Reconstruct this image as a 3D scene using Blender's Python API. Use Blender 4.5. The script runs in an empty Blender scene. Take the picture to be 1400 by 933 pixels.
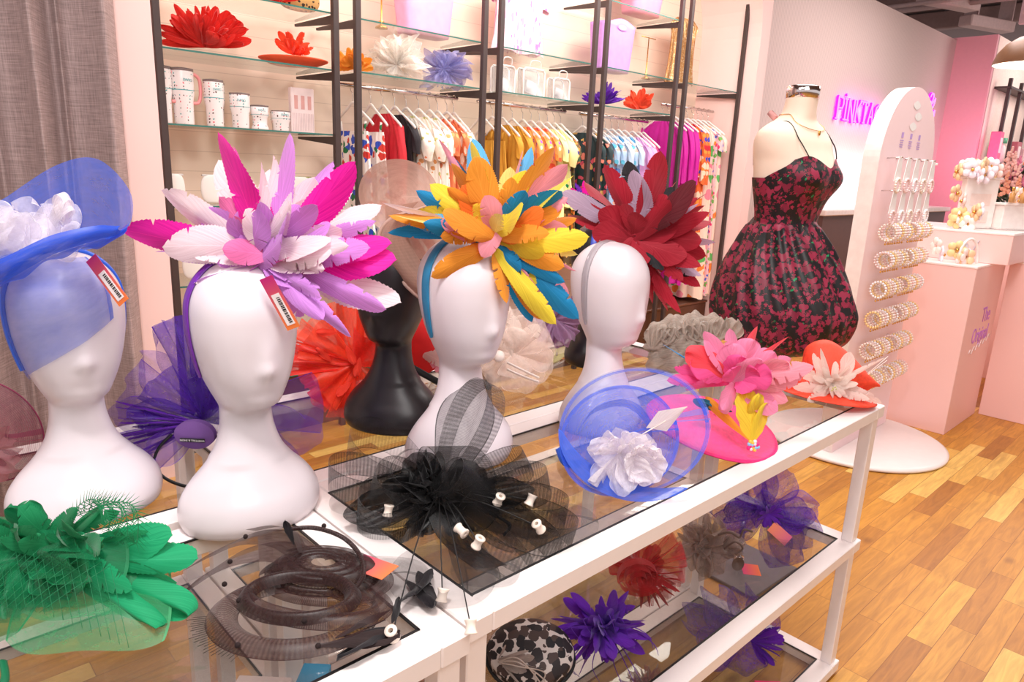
import bpy, math, random
from math import sin, cos, pi, radians, sqrt
from mathutils import Vector, Matrix, noise
random.seed(7)
SC = bpy.context.scene
COL = SC.collection

# ---------------------------------------------------------------- camera, world, lights, exposure
YAW, PITCH, ROLL = 0.7608, 0.2444, 0.0428
def cam_axes():
    fwd = Vector((sin(YAW)*cos(PITCH), cos(YAW)*cos(PITCH), -sin(PITCH)))
    right = Vector((cos(YAW), -sin(YAW), 0)); up = right.cross(fwd)
    return cos(ROLL)*right+sin(ROLL)*up, -sin(ROLL)*right+cos(ROLL)*up, fwd
r_, u_, f_ = cam_axes()
cd = bpy.data.cameras.new('camera'); cam = bpy.data.objects.new('camera', cd); COL.objects.link(cam)
cd.sensor_width = 36; cd.lens = 960.0/1400*36; cd.clip_start = .05; cd.clip_end = 200
mm = Matrix((r_, u_, -f_)).transposed().to_4x4(); mm.translation = Vector((-0.6052, -0.7086, 1.6592))
cam.matrix_world = mm; SC.camera = cam
cd.dof.use_dof = False

SC.view_settings.view_transform = 'Standard'; SC.view_settings.look = 'None'
SC.view_settings.gamma = 1.0; SC.view_settings.use_curve_mapping = False
SC.view_settings.exposure = 0.55
SC.cycles.transparent_max_bounces = 40
SC.cycles.max_bounces = 8
SC.cycles.sample_clamp_indirect = 6

W = bpy.data.worlds.new('world'); SC.world = W; W.use_nodes = True
W.node_tree.nodes['Background'].inputs[0].default_value = (1.0, .93, .945, 1)
W.node_tree.nodes['Background'].inputs[1].default_value = 0.56

def area(name, loc, target, size, energy, color=(1, .93, .88), sy=None):
    l = bpy.data.lights.new(name, 'AREA'); l.energy = energy; l.color = color
    l.size = size
    if sy: l.shape = 'RECTANGLE'; l.size_y = sy
    o = bpy.data.objects.new(name, l); COL.objects.link(o); o.location = loc
    d = Vector(target)-Vector(loc); o.rotation_euler = d.to_track_quat('-Z', 'Y').to_euler()
    return o
area('key_light_over_tables', (-.6, -.2, 3.6), (.4, .6, 1), .45, 40, (1, .96, .94))  # added key lamp without a body, gives the feathers directional shadows
area('ceiling_fill_front', (-.5, -2.2, 3.9), (.8, 1.2, .9), 2.2, 60, (1, .95, .93))  # unseen softbox added for broad soft light on the front tables
area('ceiling_fill_middle', (3.4, .6, 4.2), (3.3, .9, 0), 2.4, 108, (1, .93, .90))  # unseen softbox added to brighten the right-hand side
area('ceiling_fill_far', (9, 1.0, 4.2), (9, 1.2, 0), 3.0, 130, (1, .88, .87))  # unseen softbox added to light the far end of the shop
area('alcove_light', (3.2, 2.75, 3.35), (3.2, 3.5, 1.6), 4.2, 40, (1, .93, .86), .25)
area('curtain_side_light', (-1.6, .6, 3.6), (.2, 3, 1.6), 1.4, 12, (1, .92, .9))

# ---------------------------------------------------------------- materials
MATS = {}
def newmat(name):
    m = bpy.data.materials.new(name); m.use_nodes = True; m.node_tree.nodes.clear()
    return m, m.node_tree
def N(t, typ, **kw):
    n = t.nodes.new(typ)
    for k, v in kw.items():
        if k.startswith('i_'): n.inputs[k[2:].replace('_', ' ')].default_value = v
        else: setattr(n, k, v)
    return n
def L(t, a, b): t.links.new(a, b)
def rgb(h):
    if isinstance(h, str):
        h = h.lstrip('#'); c = [int(h[i:i+2], 16)/255 for i in (0, 2, 4)]
    else: c = [x/255 for x in h]
    return tuple((x/12.92 if x <= .04045 else ((x+.055)/1.055)**2.4) for x in c)+(1,)
def shade(c, k): return tuple(min(1, x*k) for x in c[:3])+(1,)

def solid(name, c, rough=.5, metal=0, noise_amt=.04, scale=20, bump=0, coat=0, spec=.5):
    if name in MATS: return MATS[name]
    m, t = newmat(name); out = N(t, 'ShaderNodeOutputMaterial'); p = N(t, 'ShaderNodeBsdfPrincipled')
    p.inputs['Roughness'].default_value = rough; p.inputs['Metallic'].default_value = metal
    p.inputs['Coat Weight'].default_value = coat; p.inputs['Specular IOR Level'].default_value = spec
    c = rgb(c); tc = N(t, 'ShaderNodeTexCoord'); nz = N(t, 'ShaderNodeTexNoise', i_Scale=scale, i_Detail=4.0)
    L(t, tc.outputs['Object'], nz.inputs['Vector'])
    cr = N(t, 'ShaderNodeValToRGB'); cr.color_ramp.elements[0].color = shade(c, 1-noise_amt*2); cr.color_ramp.elements[1].color = shade(c, 1+noise_amt)
    cr.color_ramp.elements[0].position = .3; cr.color_ramp.elements[1].position = .7
    L(t, nz.outputs[0], cr.inputs[0]); L(t, cr.outputs[0], p.inputs['Base Color']); L(t, p.outputs[0], out.inputs[0])
    if bump:
        b = N(t, 'ShaderNodeBump', i_Strength=bump, i_Distance=.002); L(t, nz.outputs[0], b.inputs['Height']); L(t, b.outputs[0], p.inputs['Normal'])
    MATS[name] = m; return m

def glow(name, c, s):
    if name in MATS: return MATS[name]
    m, t = newmat(name); out = N(t, 'ShaderNodeOutputMaterial'); e = N(t, 'ShaderNodeEmission', i_Strength=s)
    e.inputs[0].default_value = rgb(c); L(t, e.outputs[0], out.inputs[0]); MATS[name] = m; return m

def glassmat(name, tint=(.93, .96, .95), rough=.02, tintfac=.0, body=(.6, .7, .68), ior=1.45):
    if name in MATS: return MATS[name]
    m, t = newmat(name); out = N(t, 'ShaderNodeOutputMaterial')
    tr = N(t, 'ShaderNodeBsdfTransparent'); tr.inputs[0].default_value = tint+(1,)
    gl = N(t, 'ShaderNodeBsdfGlossy', i_Roughness=rough); fr = N(t, 'ShaderNodeFresnel', i_IOR=ior)
    ge = N(t, 'ShaderNodeNewGeometry'); iv_ = N(t, 'ShaderNodeMath', operation='SUBTRACT'); iv_.inputs[0].default_value = 1; L(t, ge.outputs['Backfacing'], iv_.inputs[1])
    fm = N(t, 'ShaderNodeMath', operation='MULTIPLY'); L(t, fr.outputs[0], fm.inputs[0]); L(t, iv_.outputs[0], fm.inputs[1])   # one mirror skin per pane, on the side the light meets first
    mx = N(t, 'ShaderNodeMixShader'); L(t, fm.outputs[0], mx.inputs[0]); L(t, tr.outputs[0], mx.inputs[1]); L(t, gl.outputs[0], mx.inputs[2])
    if tintfac:
        df = N(t, 'ShaderNodeBsdfDiffuse'); df.inputs[0].default_value = body+(1,)
        m2 = N(t, 'ShaderNodeMixShader'); m2.inputs[0].default_value = tintfac
        L(t, mx.outputs[0], m2.inputs[1]); L(t, df.outputs[0], m2.inputs[2]); mx = m2
    L(t, mx.outputs[0], out.inputs[0]); MATS[name] = m; return m

def feathermat(name, c, tl=.35, var=.12):
    """matte dyed barbs: fine streaks slanting off a paler quill, light passes through a little"""
    if name in MATS: return MATS[name]
    m, t = newmat(name); out = N(t, 'ShaderNodeOutputMaterial'); c = rgb(c)
    uv = N(t, 'ShaderNodeUVMap'); sep = N(t, 'ShaderNodeSeparateXYZ'); L(t, uv.outputs[0], sep.inputs[0])
    ab = N(t, 'ShaderNodeMath', operation='SUBTRACT'); L(t, sep.outputs[0], ab.inputs[0]); ab.inputs[1].default_value = .5
    aa = N(t, 'ShaderNodeMath', operation='ABSOLUTE'); L(t, ab.outputs[0], aa.inputs[0])
    sl = N(t, 'ShaderNodeMath', operation='SUBTRACT'); L(t, sep.outputs[1], sl.inputs[0]); L(t, aa.outputs[0], sl.inputs[1])
    oi = N(t, 'ShaderNodeObjectInfo')
    cb = N(t, 'ShaderNodeCombineXYZ'); mu = N(t, 'ShaderNodeMath', operation='MULTIPLY'); L(t, sl.outputs[0], mu.inputs[0]); mu.inputs[1].default_value = 60
    L(t, mu.outputs[0], cb.inputs[0]); L(t, aa.outputs[0], cb.inputs[1]); L(t, oi.outputs['Random'], cb.inputs[2])
    nz = N(t, 'ShaderNodeTexNoise', i_Scale=1.0, i_Detail=3.0); L(t, cb.outputs[0], nz.inputs['Vector'])
    cr = N(t, 'ShaderNodeValToRGB'); cr.color_ramp.elements[0].position = .3; cr.color_ramp.elements[1].position = .75
    cr.color_ramp.elements[0].color = shade(c, 1-var*1.6); cr.color_ramp.elements[1].color = tuple(min(1, x*(1+var)+.02) for x in c[:3])+(1,)
    L(t, nz.outputs[0], cr.inputs[0])
    qm = N(t, 'ShaderNodeMath', operation='LESS_THAN'); L(t, aa.outputs[0], qm.inputs[0]); qm.inputs[1].default_value = .012
    mxc = N(t, 'ShaderNodeMix', data_type='RGBA'); L(t, qm.outputs[0], mxc.inputs[0]); L(t, cr.outputs[0], mxc.inputs[6]); mxc.inputs[7].default_value = tuple(min(1, x*1.1+.02) for x in c[:3])+(1,)
    p = N(t, 'ShaderNodeBsdfPrincipled', i_Roughness=.62); p.inputs['Specular IOR Level'].default_value = .25
    p.inputs['Sheen Weight'].default_value = .25
    tn = N(t, 'ShaderNodeBsdfTranslucent'); L(t, mxc.outputs[2], p.inputs['Base Color']); L(t, mxc.outputs[2], tn.inputs[0])
    ms = N(t, 'ShaderNodeMixShader'); ms.inputs[0].default_value = tl; L(t, p.outputs[0], ms.inputs[1]); L(t, tn.outputs[0], ms.inputs[2])
    L(t, ms.outputs[0], out.inputs[0]); MATS[name] = m; return m

def tulle(name, c, alpha=.4, rib=0, ribamp=.25, glit=.0, axis=1):
    """open net: threads let part of the light straight through; rib = number of crin ribs along the strip"""
    if name in MATS: return MATS[name]
    m, t = newmat(name); out = N(t, 'ShaderNodeOutputMaterial'); c = rgb(c)
    p = N(t, 'ShaderNodeBsdfPrincipled', i_Roughness=.4); p.inputs['Base Color'].default_value = c; p.inputs['Sheen Weight'].default_value = .2
    tn = N(t, 'ShaderNodeBsdfTranslucent'); tn.inputs[0].default_value = c
    a1 = N(t, 'ShaderNodeMixShader'); a1.inputs[0].default_value = .4; L(t, p.outputs[0], a1.inputs[1]); L(t, tn.outputs[0], a1.inputs[2])
    tr = N(t, 'ShaderNodeBsdfTransparent'); mx = N(t, 'ShaderNodeMixShader')
    L(t, tr.outputs[0], mx.inputs[1]); L(t, a1.outputs[0], mx.inputs[2]); L(t, mx.outputs[0], out.inputs[0])
    uv = N(t, 'ShaderNodeUVMap'); nz = N(t, 'ShaderNodeTexNoise', i_Scale=9.0, i_Detail=5.0, i_Roughness=.7); L(t, uv.outputs[0], nz.inputs['Vector'])
    mp = N(t, 'ShaderNodeMapRange'); mp.inputs['From Min'].default_value = .3; mp.inputs['From Max'].default_value = .7
    mp.inputs['To Min'].default_value = alpha*.82; mp.inputs['To Max'].default_value = min(1, alpha*1.18); L(t, nz.outputs[0], mp.inputs[0])
    src = mp.outputs[0]
    sep = N(t, 'ShaderNodeSeparateXYZ'); L(t, uv.outputs[0], sep.inputs[0])
    if rib:
        mu = N(t, 'ShaderNodeMath', operation='MULTIPLY'); L(t, sep.outputs[axis], mu.inputs[0]); mu.inputs[1].default_value = rib*2*pi
        sn = N(t, 'ShaderNodeMath', operation='SINE'); L(t, mu.outputs[0], sn.inputs[0])
        m2 = N(t, 'ShaderNodeMath', operation='MULTIPLY'); L(t, sn.outputs[0], m2.inputs[0]); m2.inputs[1].default_value = ribamp*alpha
        ad = N(t, 'ShaderNodeMath', operation='ADD'); L(t, src, ad.inputs[0]); L(t, m2.outputs[0], ad.inputs[1]); src = ad.outputs[0]
    # selvedge: the woven edge of the strip is thicker thread
    for k in (0,):
        s1 = N(t, 'ShaderNodeMath', operation='SUBTRACT'); L(t, sep.outputs[k], s1.inputs[0]); s1.inputs[1].default_value = .5
        s2 = N(t, 'ShaderNodeMath', operation='ABSOLUTE'); L(t, s1.outputs[0], s2.inputs[0])
        s3 = N(t, 'ShaderNodeMath', operation='GREATER_THAN'); L(t, s2.outputs[0], s3.inputs[0]); s3.inputs[1].default_value = .482
        s4 = N(t, 'ShaderNodeMath', operation='MULTIPLY'); L(t, s3.outputs[0], s4.inputs[0]); s4.inputs[1].default_value = .35
        a3 = N(t, 'ShaderNodeMath', operation='ADD', use_clamp=True); L(t, src, a3.inputs[0]); L(t, s4.outputs[0], a3.inputs[1]); src = a3.outputs[0]
    L(t, src, mx.inputs[0])
    if glit:
        n2 = N(t, 'ShaderNodeTexNoise', i_Scale=160.0, i_Detail=1.0); L(t, uv.outputs[0], n2.inputs['Vector'])
        g = N(t, 'ShaderNodeMath', operation='GREATER_THAN'); L(t, n2.outputs[0], g.inputs[0]); g.inputs[1].default_value = 1-glit
        mc = N(t, 'ShaderNodeMix', data_type='RGBA'); L(t, g.outputs[0], mc.inputs[0]); mc.inputs[6].default_value = c; mc.inputs[7].default_value = (1, .9, .95, 1)
        L(t, mc.outputs[2], p.inputs['Base Color'])
    MATS[name] = m; return m

def pattern(name, base, cols, scale=18, r=.42, rough=.8, stretch=(1, 1, 1), rand=1.0, coord='Object'):
    """printed cloth: blobs of several dyes on a ground colour"""
    if name in MATS: return MATS[name]
    m, t = newmat(name); out = N(t, 'ShaderNodeOutputMaterial'); p = N(t, 'ShaderNodeBsdfPrincipled', i_Roughness=rough)
    tc = N(t, 'ShaderNodeTexCoord'); mp = N(t, 'ShaderNodeMapping'); mp.inputs['Scale'].default_value = stretch
    L(t, tc.outputs[coord], mp.inputs[0])
    nz = N(t, 'ShaderNodeTexNoise', i_Scale=scale*.9, i_Detail=2.0); L(t, mp.outputs[0], nz.inputs['Vector'])
    sc = N(t, 'ShaderNodeVectorMath', operation='SCALE'); L(t, nz.outputs['Color'], sc.inputs[0]); sc.inputs['Scale'].default_value = .9/scale
    ad = N(t, 'ShaderNodeVectorMath', operation='ADD'); L(t, mp.outputs[0], ad.inputs[0]); L(t, sc.outputs[0], ad.inputs[1])
    v = N(t, 'ShaderNodeTexVoronoi', i_Scale=scale, i_Randomness=rand); L(t, ad.outputs[0], v.inputs['Vector'])
    sp = N(t, 'ShaderNodeSeparateColor'); L(t, v.outputs['Color'], sp.inputs[0])
    cr = N(t, 'ShaderNodeValToRGB'); cr.color_ramp.interpolation = 'CONSTANT'
    n = len(cols); e = cr.color_ramp.elements
    while len(e) < n: e.new(.5)
    for i in range(n): e[i].position = i/n; e[i].color = rgb(cols[i])
    L(t, sp.outputs[0], cr.inputs[0])
    lt = N(t, 'ShaderNodeMath', operation='LESS_THAN'); L(t, v.outputs['Distance'], lt.inputs[0]); lt.inputs[1].default_value = r
    mx = N(t, 'ShaderNodeMix', data_type='RGBA'); L(t, lt.outputs[0], mx.inputs[0]); mx.inputs[6].default_value = rgb(base); L(t, cr.outputs[0], mx.inputs[7])
    L(t, mx.outputs[2], p.inputs['Base Color']); L(t, p.outputs[0], out.inputs[0]); MATS[name] = m; return m

def petals(name):
    """woven flowers: rosettes whose outline follows the angle inside each cell, in three reds, with thin green stems between"""
    m, t = newmat(name); out = N(t, 'ShaderNodeOutputMaterial'); p = N(t, 'ShaderNodeBsdfPrincipled', i_Roughness=.5); tc = N(t, 'ShaderNodeTexCoord')
    def layer(scale, base_r, amp, nspk, seed):
        mp = N(t, 'ShaderNodeMapping'); mp.inputs['Location'].default_value = (seed, seed*.7, seed*.3); L(t, tc.outputs['Object'], mp.inputs[0])
        nz = N(t, 'ShaderNodeTexNoise', i_Scale=scale*1.6, i_Detail=2.0); L(t, mp.outputs[0], nz.inputs['Vector'])
        sc = N(t, 'ShaderNodeVectorMath', operation='SCALE'); L(t, nz.outputs['Color'], sc.inputs[0]); sc.inputs['Scale'].default_value = .55/scale
        ad = N(t, 'ShaderNodeVectorMath', operation='ADD'); L(t, mp.outputs[0], ad.inputs[0]); L(t, sc.outputs[0], ad.inputs[1])
        v = N(t, 'ShaderNodeTexVoronoi', i_Scale=scale); L(t, ad.outputs[0], v.inputs['Vector'])
        sv = N(t, 'ShaderNodeVectorMath', operation='SCALE'); L(t, ad.outputs[0], sv.inputs[0]); sv.inputs['Scale'].default_value = 1
        df = N(t, 'ShaderNodeVectorMath', operation='SUBTRACT'); L(t, sv.outputs[0], df.inputs[0]); L(t, v.outputs['Position'], df.inputs[1])
        sp = N(t, 'ShaderNodeSeparateXYZ'); L(t, df.outputs[0], sp.inputs[0])
        hx = N(t, 'ShaderNodeMath', operation='ADD'); L(t, sp.outputs[0], hx.inputs[0]); L(t, sp.outputs[1], hx.inputs[1])
        at = N(t, 'ShaderNodeMath', operation='ARCTAN2'); L(t, sp.outputs[2], at.inputs[0]); L(t, hx.outputs[0], at.inputs[1])
        mu = N(t, 'ShaderNodeMath', operation='MULTIPLY'); L(t, at.outputs[0], mu.inputs[0]); mu.inputs[1].default_value = nspk
        sn = N(t, 'ShaderNodeMath', operation='SINE'); L(t, mu.outputs[0], sn.inputs[0])
        ma = N(t, 'ShaderNodeMath', operation='MULTIPLY_ADD'); L(t, sn.outputs[0], ma.inputs[0]); ma.inputs[1].default_value = amp; ma.inputs[2].default_value = base_r
        lt = N(t, 'ShaderNodeMath', operation='LESS_THAN'); L(t, v.outputs['Distance'], lt.inputs[0]); L(t, ma.outputs[0], lt.inputs[1]); 
        ce = N(t, 'ShaderNodeSeparateColor'); L(t, v.outputs['Color'], ce.inputs[0]); return lt.outputs[0], ce.outputs[0]
    col = None; base = rgb((18, 12, 15)); prev = None
    for (scale, r, amp, n, seed, cols) in ((38, .22, .10, 2, 5, ['0a5c34', '129058', '120c0f', '120c0f']), (64, .42, .14, 5, 1, ['8c1a36', '120c0f', '9c2240', '74142e']), (28, .46, .14, 3, 9, ['92203e', '7e1a36', '9c2a48', '120c0f'])):
        mk_, ce = layer(scale, r, amp, n, seed)
        cr = N(t, 'ShaderNodeValToRGB'); cr.color_ramp.interpolation = 'CONSTANT'; e = cr.color_ramp.elements
        while len(e) < len(cols): e.new(.5)
        for i in range(len(cols)): e[i].position = i/len(cols); e[i].color = rgb(cols[i])
        L(t, ce, cr.inputs[0]); mx = N(t, 'ShaderNodeMix', data_type='RGBA'); L(t, mk_, mx.inputs[0])
        if prev: L(t, prev, mx.inputs[6])
        else: mx.inputs[6].default_value = base
        L(t, cr.outputs[0], mx.inputs[7]); prev = mx.outputs[2]
    L(t, prev, p.inputs['Base Color']); L(t, p.outputs[0], out.inputs[0]); return m

def oak_floor():
    m, t = newmat('oak_floor'); out = N(t, 'ShaderNodeOutputMaterial'); p = N(t, 'ShaderNodeBsdfPrincipled', i_Roughness=.42)
    tc = N(t, 'ShaderNodeTexCoord')
    br = N(t, 'ShaderNodeTexBrick', offset=.37, squash=1.0); br.inputs['Scale'].default_value = 1.0
    br.inputs['Brick Width'].default_value = .58; br.inputs['Row Height'].default_value = .088; br.inputs['Mortar Size'].default_value = .0011; br.inputs['Mortar Smooth'].default_value = .1
    br.inputs['Color1'].default_value = (0, 0, 0, 1); br.inputs['Color2'].default_value = (1, 1, 1, 1); br.inputs['Mortar'].default_value = (.5, .5, .5, 1); br.inputs['Bias'].default_value = 0
    L(t, tc.outputs['Object'], br.inputs['Vector'])
    sp = N(t, 'ShaderNodeSeparateColor'); L(t, br.outputs['Color'], sp.inputs[0])
    cr = N(t, 'ShaderNodeValToRGB'); e = cr.color_ramp.elements
    cs = [(0, 'aa6e26'), (.15, 'bd802c'), (.4, 'cf9234'), (.62, 'c98c32'), (.8, 'dba544'), (1, 'efc66c')]
    e[0].color = rgb(cs[0][1]); e[1].color = rgb(cs[-1][1])
    for q, c in cs[1:-1]: x = e.new(q); x.color = rgb(c)
    L(t, sp.outputs[0], cr.inputs[0])
    mp = N(t, 'ShaderNodeMapping'); mp.inputs['Scale'].default_value = (1.6, 16, 1); L(t, tc.outputs['Object'], mp.inputs[0])
    sh = N(t, 'ShaderNodeVectorMath', operation='ADD'); L(t, mp.outputs[0], sh.inputs[0])
    s2 = N(t, 'ShaderNodeVectorMath', operation='SCALE'); L(t, br.outputs['Color'], s2.inputs[0]); s2.inputs['Scale'].default_value = 13; L(t, s2.outputs[0], sh.inputs[1])
    nz = N(t, 'ShaderNodeTexNoise', i_Scale=2.2, i_Detail=7.0, i_Roughness=.6, i_Distortion=1.2); L(t, sh.outputs[0], nz.inputs['Vector'])
    g = N(t, 'ShaderNodeValToRGB'); g.color_ramp.elements[0].position = .28; g.color_ramp.elements[0].color = (.62, .55, .5, 1); g.color_ramp.elements[1].position = .68; g.color_ramp.elements[1].color = (1.08, 1.06, 1.04, 1)
    L(t, nz.outputs[0], g.inputs[0])
    mu = N(t, 'ShaderNodeMix', data_type='RGBA', blend_type='MULTIPLY'); mu.inputs[0].default_value = .85; L(t, cr.outputs[0], mu.inputs[6]); L(t, g.outputs[0], mu.inputs[7])
    # knots
    vm = N(t, 'ShaderNodeMapping'); vm.inputs['Scale'].default_value = (1, 1.7, 1); L(t, tc.outputs['Object'], vm.inputs[0])
    vo = N(t, 'ShaderNodeTexVoronoi', i_Scale=2.1); L(t, vm.outputs[0], vo.inputs['Vector'])
    kr = N(t, 'ShaderNodeValToRGB'); kr.color_ramp.elements[0].position = .0; kr.color_ramp.elements[0].color = (.3, .2, .13, 1); kr.color_ramp.elements[1].position = .11; kr.color_ramp.elements[1].color = (1, 1, 1, 1)
    L(t, vo.outputs['Distance'], kr.inputs[0])
    m3 = N(t, 'ShaderNodeMix', data_type='RGBA', blend_type='MULTIPLY'); m3.inputs[0].default_value = .75; L(t, mu.outputs[2], m3.inputs[6]); L(t, kr.outputs[0], m3.inputs[7])
    mo = N(t, 'ShaderNodeMix', data_type='RGBA', blend_type='MULTIPLY'); L(t, br.outputs['Fac'], mo.inputs[0]); L(t, m3.outputs[2], mo.inputs[6]); mo.inputs[7].default_value = (.45, .34, .25, 1)
    L(t, mo.outputs[2], p.inputs['Base Color'])
    b = N(t, 'ShaderNodeBump', i_Strength=.25, i_Distance=.002); L(t, nz.outputs[0], b.inputs['Height']); L(t, b.outputs[0], p.inputs['Normal'])
    L(t, p.outputs[0], out.inputs[0]); return m

def stripes(name, c1, c2, freq, axis=0, rough=.7, bump=.5, sharp=.5, width=.5):
    m, t = newmat(name); out = N(t, 'ShaderNodeOutputMaterial'); p = N(t, 'ShaderNodeBsdfPrincipled', i_Roughness=rough)
    tc = N(t, 'ShaderNodeTexCoord'); sep = N(t, 'ShaderNodeSeparateXYZ'); L(t, tc.outputs['Object'], sep.inputs[0])
    mu = N(t, 'ShaderNodeMath', operation='MULTIPLY'); L(t, sep.outputs[axis], mu.inputs[0]); mu.inputs[1].default_value = freq
    fr = N(t, 'ShaderNodeMath', operation='FRACT'); L(t, mu.outputs[0], fr.inputs[0])
    cr = N(t, 'ShaderNodeValToRGB'); cr.color_ramp.elements[0].position = width; cr.color_ramp.elements[0].color = rgb(c1)
    cr.color_ramp.elements[1].position = min(1, width+sharp*.1); cr.color_ramp.elements[1].color = rgb(c2)
    L(t, fr.outputs[0], cr.inputs[0]); L(t, cr.outputs[0], p.inputs['Base Color'])
    b = N(t, 'ShaderNodeBump', i_Strength=bump, i_Distance=.004); L(t, fr.outputs[0], b.inputs['Height']); L(t, b.outputs[0], p.inputs['Normal'])
    L(t, p.outputs[0], out.inputs[0]); MATS[name] = m; return m

def linen(name, c):
    m, t = newmat(name); out = N(t, 'ShaderNodeOutputMaterial'); p = N(t, 'ShaderNodeBsdfPrincipled', i_Roughness=.9)
    tc = N(t, 'ShaderNodeTexCoord'); c = rgb(c); cols = []
    for s in ((6, 6, 220), (220, 220, 8)):
        mp = N(t, 'ShaderNodeMapping'); mp.inputs['Scale'].default_value = s; L(t, tc.outputs['Object'], mp.inputs[0])
        nz = N(t, 'ShaderNodeTexNoise', i_Scale=1.5, i_Detail=3.0); L(t, mp.outputs[0], nz.inputs['Vector']); cols.append(nz)
    ad = N(t, 'ShaderNodeMath', operation='ADD'); L(t, cols[0].outputs[0], ad.inputs[0]); L(t, cols[1].outputs[0], ad.inputs[1])
    cr = N(t, 'ShaderNodeValToRGB'); cr.color_ramp.elements[0].position = .35; cr.color_ramp.elements[0].color = shade(c, .68)
    cr.color_ramp.elements[1].position = .66; cr.color_ramp.elements[1].color = shade(c, 1.5)
    mm_ = N(t, 'ShaderNodeMath', operation='MULTIPLY'); L(t, ad.outputs[0], mm_.inputs[0]); mm_.inputs[1].default_value = .5
    L(t, mm_.outputs[0], cr.inputs[0]); L(t, cr.outputs[0], p.inputs['Base Color']); L(t, p.outputs[0], out.inputs[0]); return m

white = solid('white_lacquer', (246, 236, 233), .25, noise_amt=.01)
plastic_white = solid('mannequin_white', (230, 220, 225), .34, noise_amt=.006, coat=.2)
plastic_black = solid('mannequin_black', (26, 22, 25), .34, noise_amt=.02)
blackmetal = solid('black_metal', (66, 52, 50), .5)
blackcloth = solid('black_cloth', (16, 14, 15), .6)
pinkwall = solid('pink_plaster', (252, 216, 210), .7, noise_amt=.01, scale=3)
chrome = solid('chrome', (225, 215, 212), .12, 1)
acrylic = glassmat('acrylic', (.97, .97, .97), .03, .10, (.95, .93, .93))

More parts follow.
